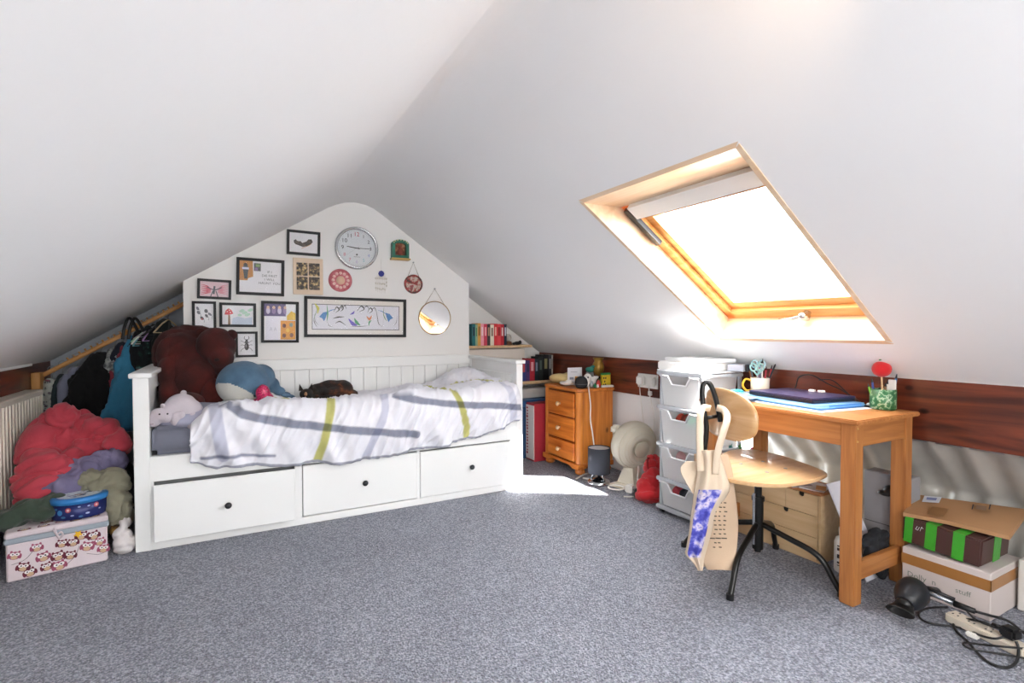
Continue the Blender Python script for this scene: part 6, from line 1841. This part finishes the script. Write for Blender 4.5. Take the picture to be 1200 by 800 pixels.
for s_ in (0, .03):
    q.tube(cat_rom([(-.585 + s_, RY - .04, .98), (-.575 + s_, RY - .03, 1.06), (-.555 + s_, RY, 1.115), (-.52 + s_, RY - .02, 1.06), (-.49 + s_, RY - .05, .98)], 6), .009, 8)
tag(q.build('bag_strap', BLACK), 'double black bag strap looped over the clothes rail', 'strap')
for k, (h, lb) in enumerate((('#D9A0C0', 'pink plastic hanger at the right of the rail'), ('#9CC9A8', 'mint plastic hanger at the right of the rail'), ('#D8D6CE', 'cream plastic hanger at the right of the rail'), ('#6FA8B4', 'teal plastic hanger at the right of the rail'), ('#8C8F98', 'grey plastic hanger at the right of the rail'), ('#2A2C30', 'black plastic hanger at the right of the rail'), ('#C9B48C', 'tan hanger closest to the gable wall'), ('#B08CC0', 'lilac plastic hanger left of the pink one'))):
    x = (-.405, -.435, -.455, -.475, -.385, -.365, -.340, -.425)[k]
    t = thing('clothes_hanger', lb, 'hanger', (x, RY, rail_at(x).z - .15), 0, 'plastic hangers on the rail')
    hanger(t, x, col(h, .4), .26, ang=.5 + .25 * (k % 4))

# ================================================================== heap of clothes on the floor
def heap(name, label, cat_, balls, mt, seed, ridge=.020, rf=7, vox=.008, st=(1, 1, 1), sm=5):
    q = MB()
    for c, r in balls:
        q.ball(c, r, 16)
    o = soft(q, vox, sm, .006, 10, ridge=ridge, rfreq=rf, seed=seed, stretch=st)
    for v in o.v:
        if v.z < .004: v.z = .004
    return tag(o.build(name, mt), label, cat_)
CORAL = cl_('#B83E4C', .07)
heap('dark_clothes', 'dark clothes at the bottom of the heap under the coral hoodie', 'clothing', [((-.70, 3.60, .16), (.22, .24, .18)), ((-.62, 3.45, .22), (.16, .16, .16)), ((-.52, 3.35, .15), (.08, .15, .14)), ((-.80, 3.75, .30), (.12, .15, .14))], cl_('#1B1D24'), 21)
heap('coral_hoodie', 'coral pink fleece hoodie thrown over the heap by the radiator', 'clothing',
     [((-.735, 3.36, .50), (.13, .12, .11)), ((-.71, 3.34, .58), (.09, .08, .07)), ((-.785, 3.30, .44), (.09, .11, .13)), ((-.78, 3.20, .33), (.085, .10, .15)), ((-.66, 3.30, .47), (.12, .09, .09)), ((-.565, 3.30, .51), (.105, .08, .065)), ((-.50, 3.27, .48), (.06, .07, .06)), ((-.745, 3.11, .27), (.085, .06, .12)), ((-.73, 3.18, .40), (.10, .08, .08)), ((-.76, 3.14, .30), (.08, .07, .08))],
     CORAL, 22, ridge=.032, rf=6.5)
heap('lilac_shirt', 'dusty lilac top bundled between coral hoodie and beige trousers', 'clothing', [((-.60, 3.15, .37), (.10, .08, .06)), ((-.67, 3.10, .32), (.09, .07, .05)), ((-.53, 3.17, .39), (.08, .07, .06)), ((-.60, 3.22, .30), (.12, .08, .10))], blotch('lilac_print', [(0.45, '#6E6888'), (0.6, '#857E9E'), (0.68, '#4A4468')], 9, .9, bump=.1), 23, ridge=.014, rf=9)
heap('beige_trousers', 'khaki beige trousers hanging off the heap beside the bed post', 'clothing', [((-.50, 3.06, .30), (.075, .06, .08)), ((-.475, 3.03, .22), (.055, .05, .09)), ((-.56, 3.08, .33), (.07, .06, .05)), ((-.48, 3.10, .16), (.06, .07, .12))], cl_('#85826F', .06), 24, ridge=.014, rf=9)
heap('green_trousers', 'dark green garment lying on the owl box lid', 'clothing', [((-.76, 2.98, .260), (.075, .07, .040)), ((-.70, 3.00, .270), (.06, .06, .040)), ((-.82, 2.96, .235), (.06, .06, .045)), ((-.72, 2.94, .245), (.06, .05, .026))], cl_('#37453A', .08), 25, ridge=.010, rf=9, vox=.009)

# owl box
BA = math.radians(11.8)
OB = Matrix.Translation((-.813, 2.836, 0)) @ Matrix.Rotation(BA, 4, 'Z')
owl = thing('owl_box', 'fabric covered lidded storage box printed with maroon owls', 'storage box', (-.66, 2.98, 0))
FAB = col('#D8CBD0', .85, var=.03, scale=12, bump=.15, bscale=120)
q = MB(); q.X = OB; q.bx(.004, .333, .004, .28, .002, .165, bev=.006); q.build('box_body', FAB, owl)
q = MB(); q.X = OB; q.bx(0, .337, 0, .284, .180, .205, bev=.007); q.build('lid', FAB, owl)
q = MB(); q.X = OB; q.bx(-.002, .339, -.002, .286, .158, .181, bev=.005); q.build('lid_trim', col('#9AA5B0', .8, var=.05), owl)
random.seed(4)
def owls(mb, pts, s, X):
    mb.X = OB @ X
    for u, v in pts:
        a = s * (0.9 + .25 * random.random()); ti = (random.random() - .5) * .5
        c, s_ = math.cos(ti), math.sin(ti)
        def dsc(du, dv, ru, rv, m, k, n=12):
            vs = []
            for i in range(n):
                x = du + ru * math.cos(2 * PI * i / n); y = dv + rv * math.sin(2 * PI * i / n)
                vs.append((u + a * (x * c - y * s_), v + a * (x * s_ + y * c), k))
            mb.add(vs, [tuple(range(n))], m)
        m_ = random.choice((0, 1, 0))
        dsc(0, 0, 1.0, .85, m_, .0004)
        dsc(-.9, -.1, .25, .55, m_, .0004); dsc(.9, -.1, .25, .55, m_, .0004)
        dsc(-.62, .75, .22, .30, m_, .0004, 6); dsc(.62, .75, .22, .30, m_, .0004, 6)
        dsc(0, -.35, .55, .42, 2, .0006)
        dsc(-.38, .28, .40, .34, 3, .0008); dsc(.38, .28, .40, .34, 3, .0008)
        dsc(-.33, .26, .14, .14, 4, .0010, 8); dsc(.33, .26, .14, .14, 4, .0010, 8)
FR_ = Matrix(((1, 0, 0, 0), (0, 0, 1, 0), (0, 1, 0, 0), (0, 0, 0, 1))) @ Matrix.Diagonal((1, 1, -1, 1)) @ Matrix.Translation((0, 0, -.0035))
OM = [col('#6E2A3C', .8), col('#A0506A', .8), col('#C9A888', .8), col('#E9E2E2', .8), INK]
q = MB()
owls(q, [(.030, .110), (.055, .055), (.075, .015 + .012), (.098, .125), (.118, .080), (.128, .035), (.165, .070), (.178, .120), (.168, .028), (.215, .115), (.205, .062), (.243, .138), (.262, .085), (.285, .128), (.305, .095), (.318, .060)], .0205, FR_ @ Matrix.Translation((0, 0, 0)))
q.build('owl_print', OM, owl)['kind'] = 'stuff'
q = MB()
owls(q, [(.12, .030), (.175, .045), (.06, .025), (.225, .030), (.29, .040), (.13, .08), (.19, .10), (.25, .085), (.30, .11), (.30, .18), (.25, .22)], .0185, Matrix.Translation((0, 0, .2052)))
q.build('owl_print', OM, owl)['kind'] = 'stuff'
q = MB(); q.X = OB
for pts in (((.02, .075), (.06, .085), (.09, .12)), ((.11, .10), (.14, .075), (.17, .08)), ((.19, .025), (.22, .055), (.235, .095)), ((.26, .055), (.30, .04), (.325, .045))):
    q.tube(cat_rom([(a, .0022, b) for a, b in pts], 5), .0008, 5)
q.build('branch_print', INK, owl)['kind'] = 'stuff'
q = MB(); q.X = OB; q.prism([(.232 + .017 * (1 if i % 2 else .5) * math.cos(i * PI / 5 + .3), .150 + .017 * (1 if i % 2 else .5) * math.sin(i * PI / 5 + .3)) for i in range(10)], .003, Matrix(((1, 0, 0, 0), (0, 0, 1, -.005), (0, 1, 0, 0), (0, 0, 0, 1)))); q.build('yellow_star', col('#E8B422', .6), owl)
q = MB(); q.X = OB; q.tube(cat_rom([(.155, -.006, .20), (.162, -.010, .17), (.170, -.008, .150), (.182, -.008, .158), (.176, -.010, .175), (.162, -.009, .165)], 5), .004, 7); q.tube([(.150, -.006, .19), (.160, -.008, .17)], .003, 6); q.build('ribbon_tie', col('#C9BCC0', .7), owl)

# oval tin
TNX, TNY, TNZ = -.598, 2.985, .2062
tin = thing('biscuit_tin', 'oval navy tin with bright blue lid on the owl box', 'tin', (TNX, TNY, TNZ))
TM = Matrix.Translation((TNX, TNY, TNZ)) @ Matrix.Rotation(.2, 4, 'Z')
q = MB(); q.lathe([(.094, 0), (.097, .003), (.097, .072), (.0, .073)], n=48, X=TM, sy=.80); q.build('tin_body', col('#1F2A66', .35, .2, var=.1, scale=30), tin)
q = MB(); q.lathe([(.099, .066), (.103, .068), (.103, .086), (.097, .092), (.080, .092), (.0, .092)], n=48, X=TM, sy=.80); tl_ = q.build('tin_lid', col('#2F7CC0', .35, .2, var=.05), tin)
q = MB(); q.lathe([(.079, .0925), (.0, .0925)], n=48, X=TM, sy=.78); q.build('lid_panel', col('#D5DCE6', .5, var=.05, scale=40), tl_)
q = MB(); q.X = TM
random.seed(9)
for k in range(34):
    a_ = random.random() * 2 * PI; r_ = .066 * math.sqrt(random.random()); s = .003 + .006 * random.random()
    x, y = r_ * math.cos(a_), r_ * .75 * math.sin(a_)
    q.add([(x - s * 1.6, y - s * .5, .0930), (x + s * 1.4, y - s * .7, .0930), (x + s * 1.2, y + s * .6, .0930), (x - s, y + s * .5, .0930)], [(0, 1, 2, 3)], k % 4)
q.build('lid_print', [col('#2B4C8C', .6), col('#8C5A50', .6), col('#5A86B0', .6), col('#3A3F58', .6)], tl_)['kind'] = 'stuff'
q = MB()
def on_tin(a_, z, k=.0006):
    return TM @ Vector(((.097 + k) * math.cos(a_), (.097 + k) * .80 * math.sin(a_), z))
for k, (a_, z, s, m_) in enumerate(((-2.35, .035, .012, 1), (-2.0, .045, .011, 0), (-1.85, .020, .007, 2), (-1.6, .055, .006, 2), (-1.25, .052, .006, 2), (-.95, .05, .011, 0), (-2.55, .05, .009, 3), (-2.2, .015, .010, 3), (-1.3, .022, .008, 2), (-.8, .03, .006, 2), (-1.55, .012, .008, 3), (-2.7, .03, .010, 1))):
    n = 12
    q.add([on_tin(a_ + s * 10 * math.cos(2 * PI * i / n), z + s * (1 if m_ < 2 else .5) * math.sin(2 * PI * i / n)) for i in range(n)], [tuple(range(n))], m_)
    if m_ == 0:
        q.add([on_tin(a_ + s * 5 * math.cos(2 * PI * i / n), z + s * .5 * math.sin(2 * PI * i / n), .001) for i in range(n)], [tuple(range(n))], 4)
q.build('tin_print', [col('#B8505C', .5), col('#3E86C4', .5), col('#A8B4DC', .5), col('#3B6E9E', .5), col('#E0B8B8', .5)], tin)['kind'] = 'stuff'

# bits between box and bed post
heap('white_paper_bag', 'crumpled white paper against the bed post on the floor', 'bag', [((-.435, 2.985, .045), (.045, .05, .045)), ((-.45, 2.99, .09), (.035, .04, .03)), ((-.44, 3.02, .13), (.025, .04, .03))], col('#D9D4D4', .8, var=.03), 31, ridge=.008, rf=12, vox=.007)
heap('brown_scarf', 'brown and gold patterned scarf bundled between owl box and bed', 'scarf', [((-.465, 3.055, .10), (.035, .04, .08)), ((-.47, 3.07, .17), (.035, .05, .05))], blotch('gold_brown', [(0.4, '#2E2010'), (0.55, '#6B4C20'), (0.65, '#A8823E')], 25, .8), 32, ridge=.008, rf=12, vox=.007)
tag(MB().bx(-1.005, -.90, 2.70, 3.0, .001, .13, bev=.01, seg=2).build('dark_box', col('#26282C', .8)), 'dark box on the floor beneath the radiator', 'box')

# fixture and warm lamp added out of view, standing in for bounced sunlight
t = thing('added_spotlight', 'small white spotlight near the ridge, added for the warm ceiling glow', 'light', (.75, .35, 1.72))
q = MB(); q.cyl((.75, .33, 1.924), (.75, .33, 1.905), .045, n=24); q.cyl((.75, .33, 1.91), (.75, .33, 1.74), .008, n=10); q.build('mount', WHITE_PAINT, t)
q = MB(); q.lathe([(.022, .03), (.034, -.03), (.032, -.03), (.020, .028)], (.75, .33, 1.715), 24); q.build('shade', WHITE_PAINT, t)
sp = lamp('bounce_fill', 'SPOT', (.79, .40, 1.69), 3.2, (1.0, .66, .36), spot_size=1.25, spot_blend=1.0, shadow_soft_size=.03)
sp.rotation_euler = Vector((.34, .56, .10)).to_track_quat('-Z', 'Y').to_euler()
